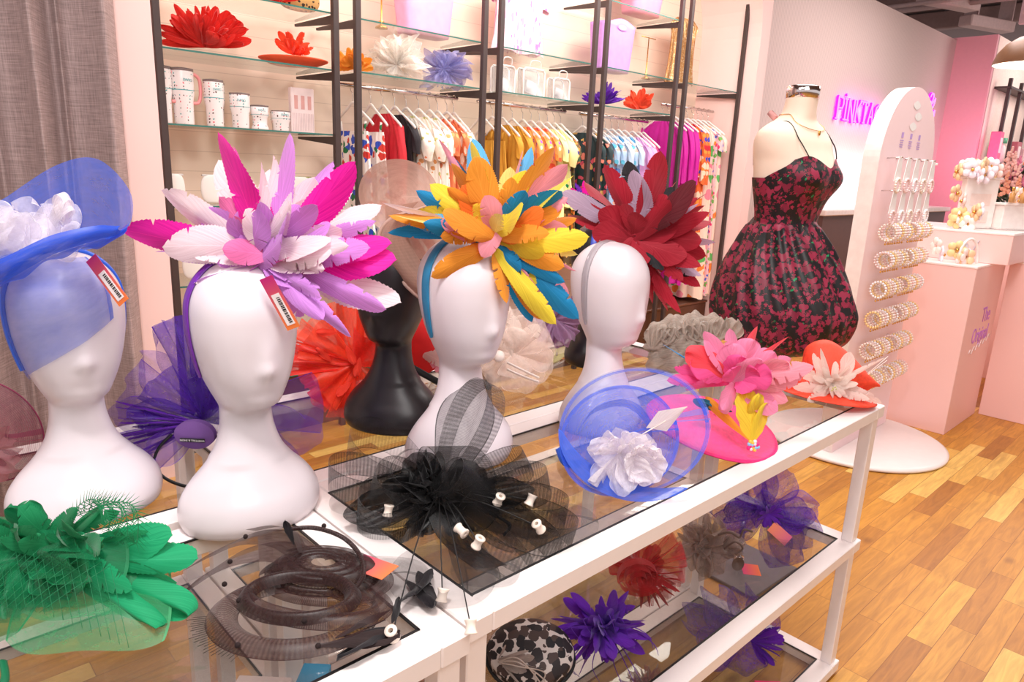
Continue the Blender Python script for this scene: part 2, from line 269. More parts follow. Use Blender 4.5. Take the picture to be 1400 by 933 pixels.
# ---------------------------------------------------------------- mesh helpers
class MB:
    def __init__(s): s.v = []; s.f = []; s.uv = []
    def add(s, vs, fs, uvs=None):
        n = len(s.v); s.v += [tuple(v) for v in vs]; s.f += [tuple(i+n for i in f) for f in fs]
        s.uv += (uvs if uvs else [(0, 0)]*len(vs)); return s
    def box(s, c, d, rot=None, bev=0):
        x, y, z = d[0]/2, d[1]/2, d[2]/2; b = min(bev, x*.9, y*.9, z*.9)
        R = rot or Matrix.Identity(3); c = Vector(c)
        if b <= 0:
            vs = [(a*x, e*y, g*z) for g in (-1, 1) for e in (-1, 1) for a in (-1, 1)]
            fs = [(0, 2, 3, 1), (4, 5, 7, 6), (0, 1, 5, 4), (2, 6, 7, 3), (0, 4, 6, 2), (1, 3, 7, 5)]
        else:
            vs = []; idx = {}
            for a in (-1, 1):
                for e in (-1, 1):
                    for g in (-1, 1):
                        for k in range(3):
                            q = [a*(x-b), e*(y-b), g*(z-b)]; q[k] += (a, e, g)[k]*b
                            idx[(a, e, g, k)] = len(vs); vs.append(tuple(q))
            fs = []
            for k in range(3):
                o = [i for i in range(3) if i != k]
                for sg in (-1, 1):
                    ring = []
                    for (p_, q_) in ((-1, -1), (1, -1), (1, 1), (-1, 1)):
                        key = [0, 0, 0]; key[k] = sg; key[o[0]] = p_; key[o[1]] = q_; ring.append(idx[(*key, k)])
                    fs.append(tuple(ring if (sg == 1) != (k == 1) else ring[::-1]))
            for k in range(3):      # edge strips run along axis k
                o = [i for i in range(3) if i != k]
                for p_ in (-1, 1):
                    for q_ in (-1, 1):
                        def key(t_, kk):
                            w = [0, 0, 0]; w[k] = t_; w[o[0]] = p_; w[o[1]] = q_; return idx[(*w, kk)]
                        fs.append((key(-1, o[0]), key(1, o[0]), key(1, o[1]), key(-1, o[1])))
            for a in (-1, 1):
                for e in (-1, 1):
                    for g in (-1, 1): fs.append((idx[(a, e, g, 0)], idx[(a, e, g, 1)], idx[(a, e, g, 2)]))
        return s.add([c+R@Vector(v) for v in vs], fs)
    def grid(s, nu, nv, fn, cu=False, cv=False):
        vs = []; uv = []
        for j in range(nv+(0 if cv else 1)):
            for i in range(nu+(0 if cu else 1)):
                u, v = i/nu, j/nv; vs.append(fn(u, v)); uv.append((u, v))
        w = nu+(0 if cu else 1); h = nv+(0 if cv else 1); fs = []
        for j in range(nv):
            for i in range(nu):
                a, b = i, (i+1) % w if cu else i+1; c, d = j, (j+1) % h if cv else j+1
                fs.append((c*w+a, c*w+b, d*w+b, d*w+a))
        return s.add(vs, fs, uv)
    def tube(s, pts, r, n=8, closed=False, flat=1.0, up=None):
        pts = [Vector(p) for p in pts]; m = len(pts)
        rr = r if callable(r) else (lambda t: r)
        T = []
        for i in range(m):
            a = pts[(i-1) % m] if (closed or i) else pts[i]; b = pts[(i+1) % m] if (closed or i < m-1) else pts[i]
            d = b-a; T.append(d.normalized() if d.length > 1e-9 else Vector((0, 0, 1)))
        nrm = Vector(up) if up else T[0].orthogonal()
        rows = []
        for i in range(m):
            nrm = (nrm-T[i]*nrm.dot(T[i]))
            nrm = nrm.normalized() if nrm.length > 1e-6 else T[i].orthogonal().normalized()
            bn = T[i].cross(nrm); q = rr(i/(m-1 if m > 1 else 1))
            rows.append([pts[i]+nrm*(cos(2*pi*k/n)*q*flat)+bn*(sin(2*pi*k/n)*q) for k in range(n)])
            if up: nrm = Vector(up)
        vs = [v for row in rows for v in row]; uv = [(k/n, i/m) for i in range(m) for k in range(n)]
        fs = []
        for i in range(m if closed else m-1):
            for k in range(n):
                a, b = i*n+k, i*n+(k+1) % n; c = ((i+1) % m)*n; fs.append((a, b, c+(k+1) % n, c+k))
        if not closed: fs += [tuple(range(n))[::-1], tuple((m-1)*n+k for k in range(n))]
        return s.add(vs, fs, uv)
    def lathe(s, prof, n=32, c=(0, 0, 0), cap=True):
        c = Vector(c); m = len(prof)
        vs = [c+Vector((r*cos(2*pi*k/n), r*sin(2*pi*k/n), z)) for r, z in prof for k in range(n)]
        fs = [(i*n+k, i*n+(k+1) % n, (i+1)*n+(k+1) % n, (i+1)*n+k) for i in range(m-1) for k in range(n)]
        uv = [(k/n, i/(m-1)) for i in range(m) for k in range(n)]
        if cap:
            if prof[0][0] > 1e-5: fs.append(tuple(range(n))[::-1])
            if prof[-1][0] > 1e-5: fs.append(tuple((m-1)*n+k for k in range(n)))
        return s.add(vs, fs, uv)
    def sphere(s, c, r, n=10, sc=(1, 1, 1)):
        c = Vector(c)
        return s.grid(n, n//2+2, lambda u, v: c+Vector((r*sc[0]*cos(2*pi*u)*sin(pi*v), r*sc[1]*sin(2*pi*u)*sin(pi*v), -r*sc[2]*cos(pi*v))), cu=True)
    def mesh(s, name, mats, smooth=True):
        me = bpy.data.meshes.new(name); me.from_pydata(s.v, [], s.f)
        ul = me.uv_layers.new(name='UVMap')
        flat = []
        for f in s.f:
            for i in f: flat += s.uv[i]
        ul.data.foreach_set('uv', flat)
        me.polygons.foreach_set('use_smooth', [smooth]*len(me.polygons))
        for m in (mats if isinstance(mats, (list, tuple)) else [mats]): me.materials.append(m)
        me.update(); return me
    def build(s, name, mat, parent=None, loc=None, rot=None, smooth=True, label=None, autos=None):
        me = s.mesh(name, mat, smooth); o = bpy.data.objects.new(name, me); COL.objects.link(o)
        if parent: o.parent = parent
        if loc is not None: o.location = loc
        if rot is not None: o.rotation_euler = rot
        if label: o['label'] = label
        if autos: 
            try: me.set_sharp_from_angle(angle=radians(autos))
            except Exception: pass
        return o
def tag(o, label, cat, group=None, kind=None):
    o['label'] = label; o['category'] = cat
    if group: o['group'] = group
    if kind: o['kind'] = kind
    return o
def struct(o, label=None):
    o['kind'] = 'structure'
    if label: o['label'] = label
    return o
def thing(name, label, cat, loc=(0, 0, 0), rz=0, group=None):
    o = bpy.data.objects.new(name, None); COL.objects.link(o); o.location = loc; o.rotation_euler = (0, 0, rz)
    o.empty_display_size = .05
    return tag(o, label, cat, group)
def clone(root, loc=None, rz=None, label=None, group=None):
    r = root.copy(); COL.objects.link(r)
    if loc is not None: r.location = loc
    if rz is not None: r.rotation_euler = (0, 0, rz)
    if label: r['label'] = label
    if group: r['group'] = group
    for ch in list(root.children):
        c = ch.copy(); COL.objects.link(c); c.parent = r
        for g in list(ch.children):
            d = g.copy(); COL.objects.link(d); d.parent = c
    return r
def orient(o, origin, d, n, sc=(1, 1, 1)):
    d = Vector(d).normalized(); n = Vector(n); n = n-d*n.dot(d)
    if n.length < 1e-4: n = d.orthogonal()
    n.normalize(); x = d.cross(n)
    m = Matrix((x*sc[0], d*sc[1], n*sc[2])).transposed().to_4x4(); m.translation = Vector(origin)
    o.matrix_basis = m; return o
def to_mesh(fo):
    dg = bpy.context.evaluated_depsgraph_get(); dg.update(); me = bpy.data.meshes.new_from_object(fo.evaluated_get(dg))
    o = bpy.data.objects.new(fo.name+'_mesh', me); COL.objects.link(o); o.parent = fo.parent; o.matrix_basis = fo.matrix_basis
    nm = fo.name; c = fo.data; bpy.data.objects.remove(fo); bpy.data.curves.remove(c); o.name = nm; return o
def text(body, size, mat, name, parent=None, loc=(0, 0, 0), rot=(0, 0, 0), extrude=.0005, sx=1.0, shear=0, align='CENTER', spacing=1.0, bevel=0, line=1.0):
    c = bpy.data.curves.new(name, 'FONT'); c.body = body; c.size = size; c.align_x = align; c.align_y = 'CENTER'; c.extrude = extrude; c.shear = shear; c.space_character = spacing
    c.bevel_depth = bevel; c.space_line = line; c.materials.append(mat)
    o = bpy.data.objects.new(name, c); COL.objects.link(o); o.parent = parent; o.location = loc; o.rotation_euler = rot; o.scale = (sx, 1, 1)
    return to_mesh(o)
def lerp(a, b, t): return a+(b-a)*t
def prof(tab, z):
    """smooth interpolation through table rows (z, values...)"""
    if z <= tab[0][0]: return tab[0][1:]
    if z >= tab[-1][0]: return tab[-1][1:]
    for i in range(len(tab)-1):
        if tab[i][0] <= z <= tab[i+1][0]:
            t = (z-tab[i][0])/(tab[i+1][0]-tab[i][0])
            p0 = tab[max(0, i-1)]; p1 = tab[i]; p2 = tab[i+1]; p3 = tab[min(len(tab)-1, i+2)]
            o = []
            for k in range(1, len(p1)):
                m1 = (p2[k]-p0[k])/max(1e-6, p2[0]-p0[0])*(p2[0]-p1[0]); m2 = (p3[k]-p1[k])/max(1e-6, p3[0]-p1[0])*(p2[0]-p1[0])
                o.append((2*t**3-3*t*t+1)*p1[k]+(t**3-2*t*t+t)*m1+(-2*t**3+3*t*t)*p2[k]+(t**3-t*t)*m2)
            return o

# ---------------------------------------------------------------- the room
FLOOR = MB().box((6, 0, -.05), (30, 24, .1)).build('floor', oak_floor(), smooth=False); struct(FLOOR)
CE = MB().box((9, 0, 5.3), (36, 24, .1)).build('ceiling', solid('ceiling_dark', (120, 100, 98), .9), smooth=False); struct(CE)
slat = stripes('slatwall', (240, 216, 196), (205, 178, 158), 9.0, 2, width=.955, bump=.25)
WB = MB().box((3.15, 3.65, 2.0), (5.7, .1, 4.0)).build('wall_back', slat, smooth=False); struct(WB)
# pink plaster front of the alcove with a round-cornered opening
def alcove():
    mb = MB(); y0, y1 = 2.95, 3.6
    xi0, xi1, zt, r = .53, 5.965, 3.85, .9
    # inner outline of the opening from bottom-left up and over
    pts = [(xi0, 0), (xi0, zt-r)]
    for k in range(1, 12): a = pi-k*pi/24; pts.append((xi0+r+r*cos(a), zt-r+r*sin(a)))
    pts.append((xi0+r, zt)); pts.append((xi1-r, zt))
    for k in range(1, 12): a = pi/2-k*pi/24; pts.append((xi1-r+r*cos(a), zt-r+r*sin(a)))
    pts += [(xi1, zt-r), (xi1, 0)]
    outer = []
    for (x, z) in pts:
        if x < xi0+r and z <= zt-r+1e-6: outer.append((xi0-.42, z))
        elif x > xi1-r and z <= zt-r+1e-6: outer.append((xi1+.16, z))
        else:
            outer.append((lerp(xi0-.42, xi1+.16, (x-xi0)/(xi1-xi0)), 4.3))
    vs = []; n = len(pts)
    for (x, z) in pts: vs.append((x, y0, z))
    for (x, z) in outer: vs.append((x, y0, z))
    for (x, z) in pts: vs.append((x, y1, z))
    for (x, z) in outer: vs.append((x, y1, z))
    fs = []
    for i in range(n-1):
        fs.append((i, i+1, n+i+1, n+i)); fs.append((i, 2*n+i, 2*n+i+1, i+1)); fs.append((n+i, n+i+1, 3*n+i+1, 3*n+i))
    mb.add(vs, fs)
    return mb
struct(alcove().build('wall_alcove', pinkwall, smooth=False))
flute = stripes('fluted_panel', (208, 190, 184), (170, 150, 146), 28.0, 0, width=.8, bump=.6, sharp=1)
struct(MB().box((9.95, 3.66, 2.03), (7.7, .12, 4.06)).build('wall_fluted', flute, smooth=False))
deep = solid('wall_rose', (226, 160, 172), .7, noise_amt=.01)
struct(MB().box((13.76, 3.36, 2.05), (.12, .72, 4.1)).build('wall_rose', deep, smooth=False))
struct(MB().box((17.3, 3.06, 2.05), (7.0, .12, 4.1)).build('wall_right', solid('wall_blush', (250, 224, 214), .7), smooth=False))
struct(MB().box((-1.9, 3.03, 2.0), (4.1, .1, 4.0)).build('wall_left', pinkwall, smooth=False))

# ---------------------------------------------------------------- curtain
def curtain():
    x0, x1 = -1.35, .35
    def fn(u, v):
        x = lerp(x0, x1, u); z = lerp(.02, 4.0, v)
        ph = (x-x1)*2*pi/.27
        w = .075*sin(ph)+.034*sin(2*ph+1.3)+.012*sin(ph*3.1+v*1.2)
        return (x+.014*sin(2*ph+v*.8)+.02*(1-v)*sin(ph*.5), 2.83+w, z)
    o = MB().grid(260, 10, fn).build('curtain', linen('grey_linen', (158, 138, 136)))
    s = o.modifiers.new('thick', 'SOLIDIFY'); s.thickness = .004
    tag(o, 'grey woven linen curtain hanging in folds beside the pink alcove wall', 'curtain')
curtain()

# ---------------------------------------------------------------- shelving bays on the alcove wall
shelfglass = glassmat('shelf_glass', (.93, .97, .96), .03, .05, (.8, .85, .83))
edgeglass = solid('glass_edge', (62, 118, 108), .15)
BAYS = [(.595, 1.545), (1.687, 2.65), (2.795, 3.763), (3.894, 4.864), (5.009, 5.933)]
BL = ['black steel shelving bay at the curtain end, holding the printed tumblers', 'black steel shelving bay over the red and white floral dresses',
      'black steel shelving bay over the mustard dresses', 'black steel shelving bay over the pale blue dresses', 'black steel shelving bay over the magenta dresses, next to the dress form']
def bay(i, x0, x1):
    xc = (x0+x1)/2; t = thing('shelving_bay', BL[i], 'shelving', (xc, 3.1, 0), 0, 'black shelving bays in the pink alcove')
    w = (x1-x0)/2
    for s in (-1, 1): MB().box((s*w, 0, 1.62), (.036, .036, 3.24), bev=.003).build('post', blackmetal, t, smooth=False)
    zs = [2.155, 2.445] if i else [.38, .97, 1.385, 1.79, 2.145, 2.445]
    if i == 4: zs = [2.445]
    if i == 3: zs.append(2.93)
    for z in zs:
        g = MB().box((0, .235, z), (2*w-.04, .44, .008)).build('glass_shelf', shelfglass, t, smooth=False)
        MB().box((0, .013, z), (2*w-.04, .003, .0085)).build('glass_edge', edgeglass, g, smooth=False)
        for s in (-1, 1):
            mb = MB()   # tapering blade bracket running back to the wall
            x = s*w; a = .0075
            mb.add([(x-a, .0, z-.008), (x+a, .0, z-.008), (x+a, .0, z-.058), (x-a, .0, z-.058), (x-a, .47, z-.008), (x+a, .47, z-.008), (x+a, .47, z-.022), (x-a, .47, z-.022)],
                   [(0, 1, 5, 4), (1, 2, 6, 5), (2, 3, 7, 6), (3, 0, 4, 7), (3, 2, 1, 0), (4, 5, 6, 7)])
            mb.build('bracket', blackmetal, t, smooth=False)
    if i:
        zr = 2.10 if i < 4 else 2.27
        MB().tube([(-w+.02, .25, zr), (w-.02, .25, zr)], .013, 12).build('hanging_rail', chrome, t)
    return zs
for i, (a, b) in enumerate(BAYS): bay(i, a, b)
PL = thing('base_plinth', 'long dark brown base plinth under the hanging clothes', 'plinth', (3.26, 3.385, 0))
brown = solid('dark_brown_laminate', (92, 58, 44), .35, noise_amt=.05)
MB().box((0, 0, .175), (5.3, .39, .35), bev=.006).build('body', brown, PL, smooth=False)
MB().box((0, 0, .362), (5.32, .41, .024), bev=.004).build('top', solid('brown_laminate_top', (110, 72, 54), .3), PL, smooth=False)

# ---------------------------------------------------------------- glass display tables
HT, ZM_, ZL_ = .979, .511, .048
tableglass = glassmat('table_glass', (.90, .91, .90), .015, .03, (.6, .58, .58))
gasket = solid('black_gasket', (20, 18, 20), .5)
def table(x0, x1, y0, y1, label, dz=0):
    t = thing('display_table', label, 'table', ((x0+x1)/2, (y0+y1)/2, 0), 0, 'white framed glass display tables')
    w = (x1-x0)/2; d = (y1-y0)/2; rw = .055; rt = .038
    for k, z in enumerate((ZL_, ZM_, HT)):
        fr = MB()
        zc = z-rt/2+dz
        for s in (-1, 1):
            fr.box((s*(w-rw/2), 0, zc), (rw, 2*d, rt), bev=.0025)
            fr.box((0, s*(d-rw/2), zc), (2*w-2*rw-.0006, rw, rt-.0004), bev=.0025)
        f = fr.build(['bottom_frame', 'middle_frame', 'top_frame'][k], white, t, smooth=False)
        MB().box((0, 0, z-.007+dz), (2*(w-rw)-.004, 2*(d-rw)-.004, .006)).build('glass_shelf', tableglass, f, smooth=False)
        g = MB()
        for s in (-1, 1):
            g.box((s*(w-rw-.0015), 0, z-.0016+dz), (.004, 2*(d-rw), .003)); g.box((0, s*(d-rw-.0015), z-.0016+dz), (2*(w-rw), .004, .003))
        g.build('gasket', gasket, f, smooth=False)
    for a, z0, z1 in ((0, ZL_, ZM_-rt), (1, ZM_, HT-rt)):
        for sx in (-1, 1):
            for sy in (-1, 1):
                MB().box((sx*(w-.032), sy*(d-.028), (z0+z1)/2+dz), (.042, .036, z1-z0), bev=.002).build('leg', white, t, smooth=False)
    for sx in (-1, 1):
        for sy in (-1, 1): MB().lathe([(.014, 0), (.014, .012)], 12, (sx*(w-.05), sy*(d-.04), 0)).build('foot', gasket, t)
    return t
table(0, 1.698, 0, .580, 'front white framed glass table at the right, bearing the blue and pink saucer hats')
table(-1.70, -.004, -.016, .564, 'front white framed glass table at the left, under the pink-feathered head', -.001)
table(.006, 1.70, .584, 1.165, 'back white framed glass table at the right, under the black mannequin heads')
table(-1.70, 0, .592, 1.172, 'back white framed glass table at the left, under the purple netting')

# ---------------------------------------------------------------- mannequin heads
HEAD = [(0, .128, .100, .100, 0), (.02, .134, .106, .104, 0), (.05, .130, .098, .098, 0), (.08, .112, .082, .084, 0), (.11, .084, .068, .068, 0), (.14, .062, .057, .056, 0),
        (.18, .0485, .049, .048, -.003), (.215, .045, .048, .046, -.006), (.224, .046, .056, .048, -.004), (.238, .052, .078, .050, 0), (.262, .061, .087, .058, 0), (.295, .070, .092, .073, 0),
        (.34, .079, .095, .088, 0), (.38, .083, .096, .097, 0), (.42, .082, .093, .098, 0), (.45, .073, .082, .088, 0), (.475, .056, .063, .069, 0), (.492, .033, .037, .042, 0), (.5, .002, .002, .003, 0)]
HEAD = [(z, ry*(1+.10*min(1, max(0, (z-.22)/.08))), rf*(1+.07*min(1, max(0, (z-.24)/.06))), rb*(1+.09*min(1, max(0, (z-.24)/.06))), cx) for z, ry, rf, rb, cx in HEAD]
def head_pt(u, v, off=0.0):
    """u: azimuth (0 = face), v: 0..1 height"""
    z = .5*(1-(1-v)**1.35) if v > 0 else 0
    ry, rf, rb, cx = prof(HEAD, z); a = 2*pi*u
    c, s = cos(a), sin(a)
    ex = 2.25 if z > .12 else 2.0
    k = (abs(c)**ex+abs(s)**ex)**(-1/ex)
    x = cx+(rf if c > 0 else rb)*c*k; y = ry*s*k
    if z < .12: x *= 1-.0*z; 
    fa = a if a < pi else a-2*pi
    g = lambda az, zz, wa, wz: math.exp(-((fa-az)/wa)**2-((z-zz)/wz)**2)
    n = 0
    n += .0085*g(0, .308, .19, .016)+.006*g(0, .332, .16, .03)          # nose
    n += .0015*g(0, .280, .30, .010); n += .003*g(0, .252, .4, .012)
    x += (n+off)*c; y += (n+off)*s
    return Vector((x, y, z+off*(z > .42)))
HM = {}
def mannequin(mat, label, x, y, rz=-pi/2, z=HT, sc=1.0):
    if mat.name not in HM:
        mb = MB().grid(96, 110, lambda u, v: head_pt(u, v), cu=True)
        mb.f.append(tuple(range(96))[::-1]); HM[mat.name] = mb.mesh('mannequin_head', mat)
    o = bpy.data.objects.new('mannequin_head', HM[mat.name]); COL.objects.link(o); o.location = (x, y, z+.0005); o.rotation_euler = (0, 0, rz); o.scale = (sc, sc, sc)
    return tag(o, label, 'mannequin head', 'mannequin heads on the glass tables')
mannequin(plastic_white, 'glossy white mannequin head at the far left wearing the blue net hat', -.333, .762)
mannequin(plastic_white, 'glossy white mannequin head wearing the magenta and lilac feather headpiece', -.101, .54)
mannequin(plastic_white, 'glossy white mannequin head wearing the orange and turquoise feather headpiece', .397, .51, sc=1.045)
mannequin(plastic_white, 'glossy white mannequin head wearing the dark red feather headpiece', .844, .447, radians(-84))
mannequin(plastic_black, 'black mannequin head standing behind the white ones with the nude hat on', .393, .791, radians(-150))
mannequin(plastic_black, 'black mannequin head mostly hidden behind the red-feathered white head', 1.332, .893, radians(-60))

# ---------------------------------------------------------------- feathers, petals, loops
FM = {}
def feather_mesh(kind, v=0):
    key = (kind, v)
    if key in FM: return FM[key]
    rnd = random.Random(hash(kind) % 1000 if False else sum(map(ord, kind))*7+v)
    curl = rnd.uniform(-.10, .26); side = rnd.uniform(-.14, .14); cam_ = rnd.uniform(.03, .16); tw = rnd.uniform(-.6, .6)
    nv = 110; nu = 8
    cuts = sorted(rnd.uniform(.3, .95) for _ in range(7 if kind == 'fray' else 2)); cs = [rnd.choice((-1, 1)) for _ in cuts]
    teeth = rnd.uniform(24, 32); asym = rnd.uniform(-.14, .14)
    def width(q):
        if kind == 'leaf': return (q**.62)*((1-q)**.52)*1.62
        if kind == 'blunt': return (q**.75)*((1-q**4)**.5)*1.08
        if kind == 'slim': return (q**.4)*((1-q)**.6)*1.5
        if kind == 'fray': return (q**.5)*((1-q)**.55)*1.5
        if kind == 'petal': return (q**.6)*((1-q**3)**.5)*1.12
        return (q**.5)*((1-q)**.5)*1.5
    def fn(u, q):
        x = (u-.5)*2; w = .5*width(min(.9995, max(.0005, q)))*(1+asym*x)
        e = abs(x)
        if kind in ('leaf', 'blunt', 'slim') and q > .15:
            f = (q*teeth+(0 if x < 0 else .4)) % 1.0
            w *= 1-.085*f*(e > .9)
        yy = q
        if kind == 'petal': w *= 1+.05*sin(q*23+x*3+v)*e
        else: yy = q+.16*e*w*2*(1-q)-.02*e     # barbs sweep towards the tip
        if kind == 'fray':
            f = (q*teeth*1.5+(.3 if x > 0 else 0)) % 1.0
            w *= 1-.16*f*(e > .7)
        if kind in ('leaf', 'fray'):
            for c, sd in zip(cuts, cs):
                if sd*x > .25 and 0 <= q-c < .03: w *= 1-(.75 if kind == 'fray' else .5)*e*(1-(q-c)/.03)
        X = x*w; Z = -cam_*(abs(x)**1.4)*w+.05*sin(q*7+x*1.5+v)*w
        a = tw*q; X, Z = X*cos(a)-Z*sin(a), X*sin(a)+Z*cos(a)
        if kind == 'petal': Z += .06*sin(x*4+v)*q*q
        return (X+side*q*q, yy-.25*curl*curl*q, Z-curl*q*q)
    mb = MB().grid(nu, nv, fn)
    FM[key] = mb.mesh('feather_'+kind, None, True); FM[key].materials.clear(); FM[key].materials.append(None)
    return FM[key]
FMM = {}
def feather(parent, o, d, n, length, width, mat, kind='leaf', name='feather', v=None):
    if v is None: v = random.randrange(6)
    base = feather_mesh(kind, v); key = (kind, v, mat.name)
    if key not in FMM:
        me = base.copy(); me.materials[0] = mat; FMM[key] = me
    ob = bpy.data.objects.new(name, FMM[key]); COL.objects.link(ob); ob.parent = parent
    k = (width/length)
    orient(ob, o, d, n, (width, length, length if kind != 'petal' else length))
    return ob
def dirv(th, ph):  # th: angle in the upright plane facing the aisle, ph: lean towards the viewer's side
    th, ph = radians(th), radians(ph)
    return Vector((cos(th)*cos(ph), -sin(ph), sin(th)*cos(ph)))
def bunch(root, specs, s, mats, origin=(0, 0, 0), kinds=('leaf',), roll=.45, rootr=.012, name='feather'):
    """specs: (dx, dy, width, material key, lean[, kind]) in units of s metres"""
    for sp in specs:
        dx, dy, w, mk_, ph = sp[:5]; kind = sp[5] if len(sp) > 5 else random.choice(kinds)
        th = math.degrees(math.atan2(dy, dx)); ll = math.hypot(dx, dy)*s/max(.5, cos(radians(ph)))
        d = dirv(th, ph)
        n = Vector((random.uniform(-roll, roll), -1, random.uniform(-roll, roll)+.15))
        o = Vector(origin)+Vector((random.uniform(-1, 1), random.uniform(-1, 1), random.uniform(-1, 1)))*rootr
        feather(root, o, d, n, ll*1.03, w*s*1.15, mats[mk_], kind, name)
def sheet(root, fn, mat, name, nu=16, nv=22, loc=None, label=None):
    return MB().grid(nu, nv, fn).build(name, mat, root, loc, label=label)
def fan(root, o, d, n, L_, W_, mat, name='netting_petal', ruffle=.12, curl=.15, rounded=True, seed=0, nr=3):
    """a gathered petal of net, narrow at the root, ruffled and wide at the end"""
    rnd = random.Random(seed); p1, p2 = rnd.uniform(0, 6), rnd.uniform(0, 6)
    def fn(u, q):
        x = (u-.5)*2
        w = (.06+.94*q**.8)*.5*(1 if not rounded else sqrt(max(0, 1-(max(0, q-.55)/.45)**2*.75)))
        yy = q*(1-.16*x*x) if rounded else q*(1-.06*x*x)
        return (x*w*W_, yy*L_, L_*(ruffle*q*sin(x*pi*nr/2+p1)+.03*sin(x*9+q*7+p2)*q-curl*q*q))
    ob = MB().grid(22, 18, fn).build(name, mat, root); orient(ob, o, d, n); return ob
def loop(root, o, d, n, L_, H_, W_, mat, name='crin_loop', open_=1.0, twist=0.0, flare=0.0):
    """a strip taken out and back as a teardrop loop; the strip's width runs along n"""
    def fn(u, q):
        a = 2*pi*q
        y = L_*.5*(1-cos(a)); x = H_*sin(a)*(sin(a/2)**1.0)*open_
        w = W_*(u-.5)*(1+flare*sin(a/2))
        t = twist*(q-.5)
        return (x+w*sin(t), y, w*cos(t))
    ob = MB().grid(5, 56, fn).build(name, mat, root); orient(ob, o, d, n); return ob
def strip(root, pts, W_, mat, name='crin_band', up=(0, 0, 1), n=40, wfn=None):
    """flat band swept along smooth points with its width along up"""
    P = [Vector(p) for p in pts]
    def cr(t):
        m = len(P)-1; f = min(t*m, m-1e-6); i = int(f); f -= i
        p0, p1, p2, p3 = P[max(0, i-1)], P[i], P[i+1], P[min(m, i+2)]
        return .5*((2*p1)+(p2-p0)*f+(2*p0-5*p1+4*p2-p3)*f*f+(3*p1-p0-3*p2+p3)*f**3)
    def fn(u, q):
        c = cr(q); w = W_*(wfn(q) if wfn else 1)
        U = up(q) if callable(up) else Vector(up)
        return c+Vector(U).normalized()*w*(u-.5)
    return MB().grid(5, n, fn).build(name, mat, root)
def smooth(P, n=24):
    P = [Vector(p) for p in P]; m = len(P)-1; out = []
    for k in range(n+1):
        f = min(k/n*m, m-1e-6); i = int(f); f -= i
        p0, p1, p2, p3 = P[max(0, i-1)], P[i], P[i+1], P[min(m, i+2)]
        out.append(.5*((2*p1)+(p2-p0)*f+(2*p0-5*p1+4*p2-p3)*f*f+(3*p1-p0-3*p2+p3)*f**3))
    return out
def headband(root, mat, hx, hy, hrz, x=-.03, width=.02, th=.0028, sc=1.0, zlow=.288, name='headband'):
    """flat band lying on the surface of the mannequin head that stands at hx, hy"""
    inv = root.matrix_basis.inverted(); M_ = Matrix.Translation((hx, hy, HT)) @ Matrix.Rotation(hrz, 4, 'Z') @ Matrix.Scale(sc, 4)
    half = []
    for k in range(41):
        z = lerp(zlow, .4985, sin(k/40*pi/2)); ry, rf, rb, cx = prof(HEAD, z); r_x = rf if x > cx else rb
        t_ = 1-(abs(x-cx)/max(1e-4, r_x))**2.25
        if t_ <= 0: break
        half.append((ry*t_**(1/2.25), z))
    yl, zl = half[-1]; half = [p for p in half if p[0] > .012]+[(0, zl+.001)]
    pts = [Vector((x, -y, z)) for y, z in half]+[Vector((x, y, z)) for y, z in half[::-1][1:]]
    P_ = smooth(pts, 90)
    def fn(u, q):
        i = min(89, int(q*90)); p = P_[i].lerp(P_[i+1], q*90-i); d = (P_[min(90, i+2)]-P_[max(0, i-1)]).normalized()
        nrm = Vector((0, d.z, -d.y)); nrm = nrm if nrm.dot(Vector((0, p.y, p.z-.37))) > 0 else -nrm
        b = 2*pi*u; e = min(1, 8*q, 8*(1-q))**.5
        p = p+Vector((1, 0, 0))*(cos(b)*width/2*(.35+.65*e))+nrm*(sin(b)*th+.0028)
        return inv @ (M_ @ p)
    return MB().grid(10, 90, fn, cu=True).build(name, mat, root)
# price tag: coloured card with a white sticker and barcode
def grad(name, c1, c2, axis=1, lo=-.05, hi=.05):
    if name in MATS: return MATS[name]
    m, t = newmat(name); out = N(t, 'ShaderNodeOutputMaterial'); p = N(t, 'ShaderNodeBsdfPrincipled', i_Roughness=.45)
    tc = N(t, 'ShaderNodeTexCoord'); sep = N(t, 'ShaderNodeSeparateXYZ'); L(t, tc.outputs['Object'], sep.inputs[0])
    mp = N(t, 'ShaderNodeMapRange'); mp.inputs['From Min'].default_value = lo; mp.inputs['From Max'].default_value = hi; L(t, sep.outputs[axis], mp.inputs[0])
    cr = N(t, 'ShaderNodeValToRGB'); cr.color_ramp.elements[0].color = rgb(c1); cr.color_ramp.elements[1].color = rgb(c2); L(t, mp.outputs[0], cr.inputs[0])
    L(t, cr.outputs[0], p.inputs['Base Color']); L(t, p.outputs[0], out.inputs[0]); MATS[name] = m; return m
tagmat = grad('sunset_card', (250, 130, 60), (196, 36, 120), 1, -.045, .045)
paper = solid('sticker_paper', (250, 240, 240), .6); ink = solid('black_ink', (20, 16, 20), .6)
def price_tag(root, o, d, n, w=.028, l=.095, sticker=True, name='price_tag'):
    t = MB().box((0, 0, 0), (w, l, .0008)).build(name, tagmat, root, smooth=False); orient(t, o, d, n)
    if sticker:
        mb = MB().box((0, -.12*l, .0008), (w*.62, l*.6, .0004)); s = mb.build('barcode_sticker', paper, t, smooth=False)
        b = MB(); y = -.38*l; rr = random.Random(3)
        while y < .13*l:
            q = rr.choice((.0008, .0014, .002)); b.box((.08*w, y, .00115), (w*.26, q, .0003)); y += q+rr.choice((.0008, .0014))
        b.build('barcode', ink, t, smooth=False)
    return t

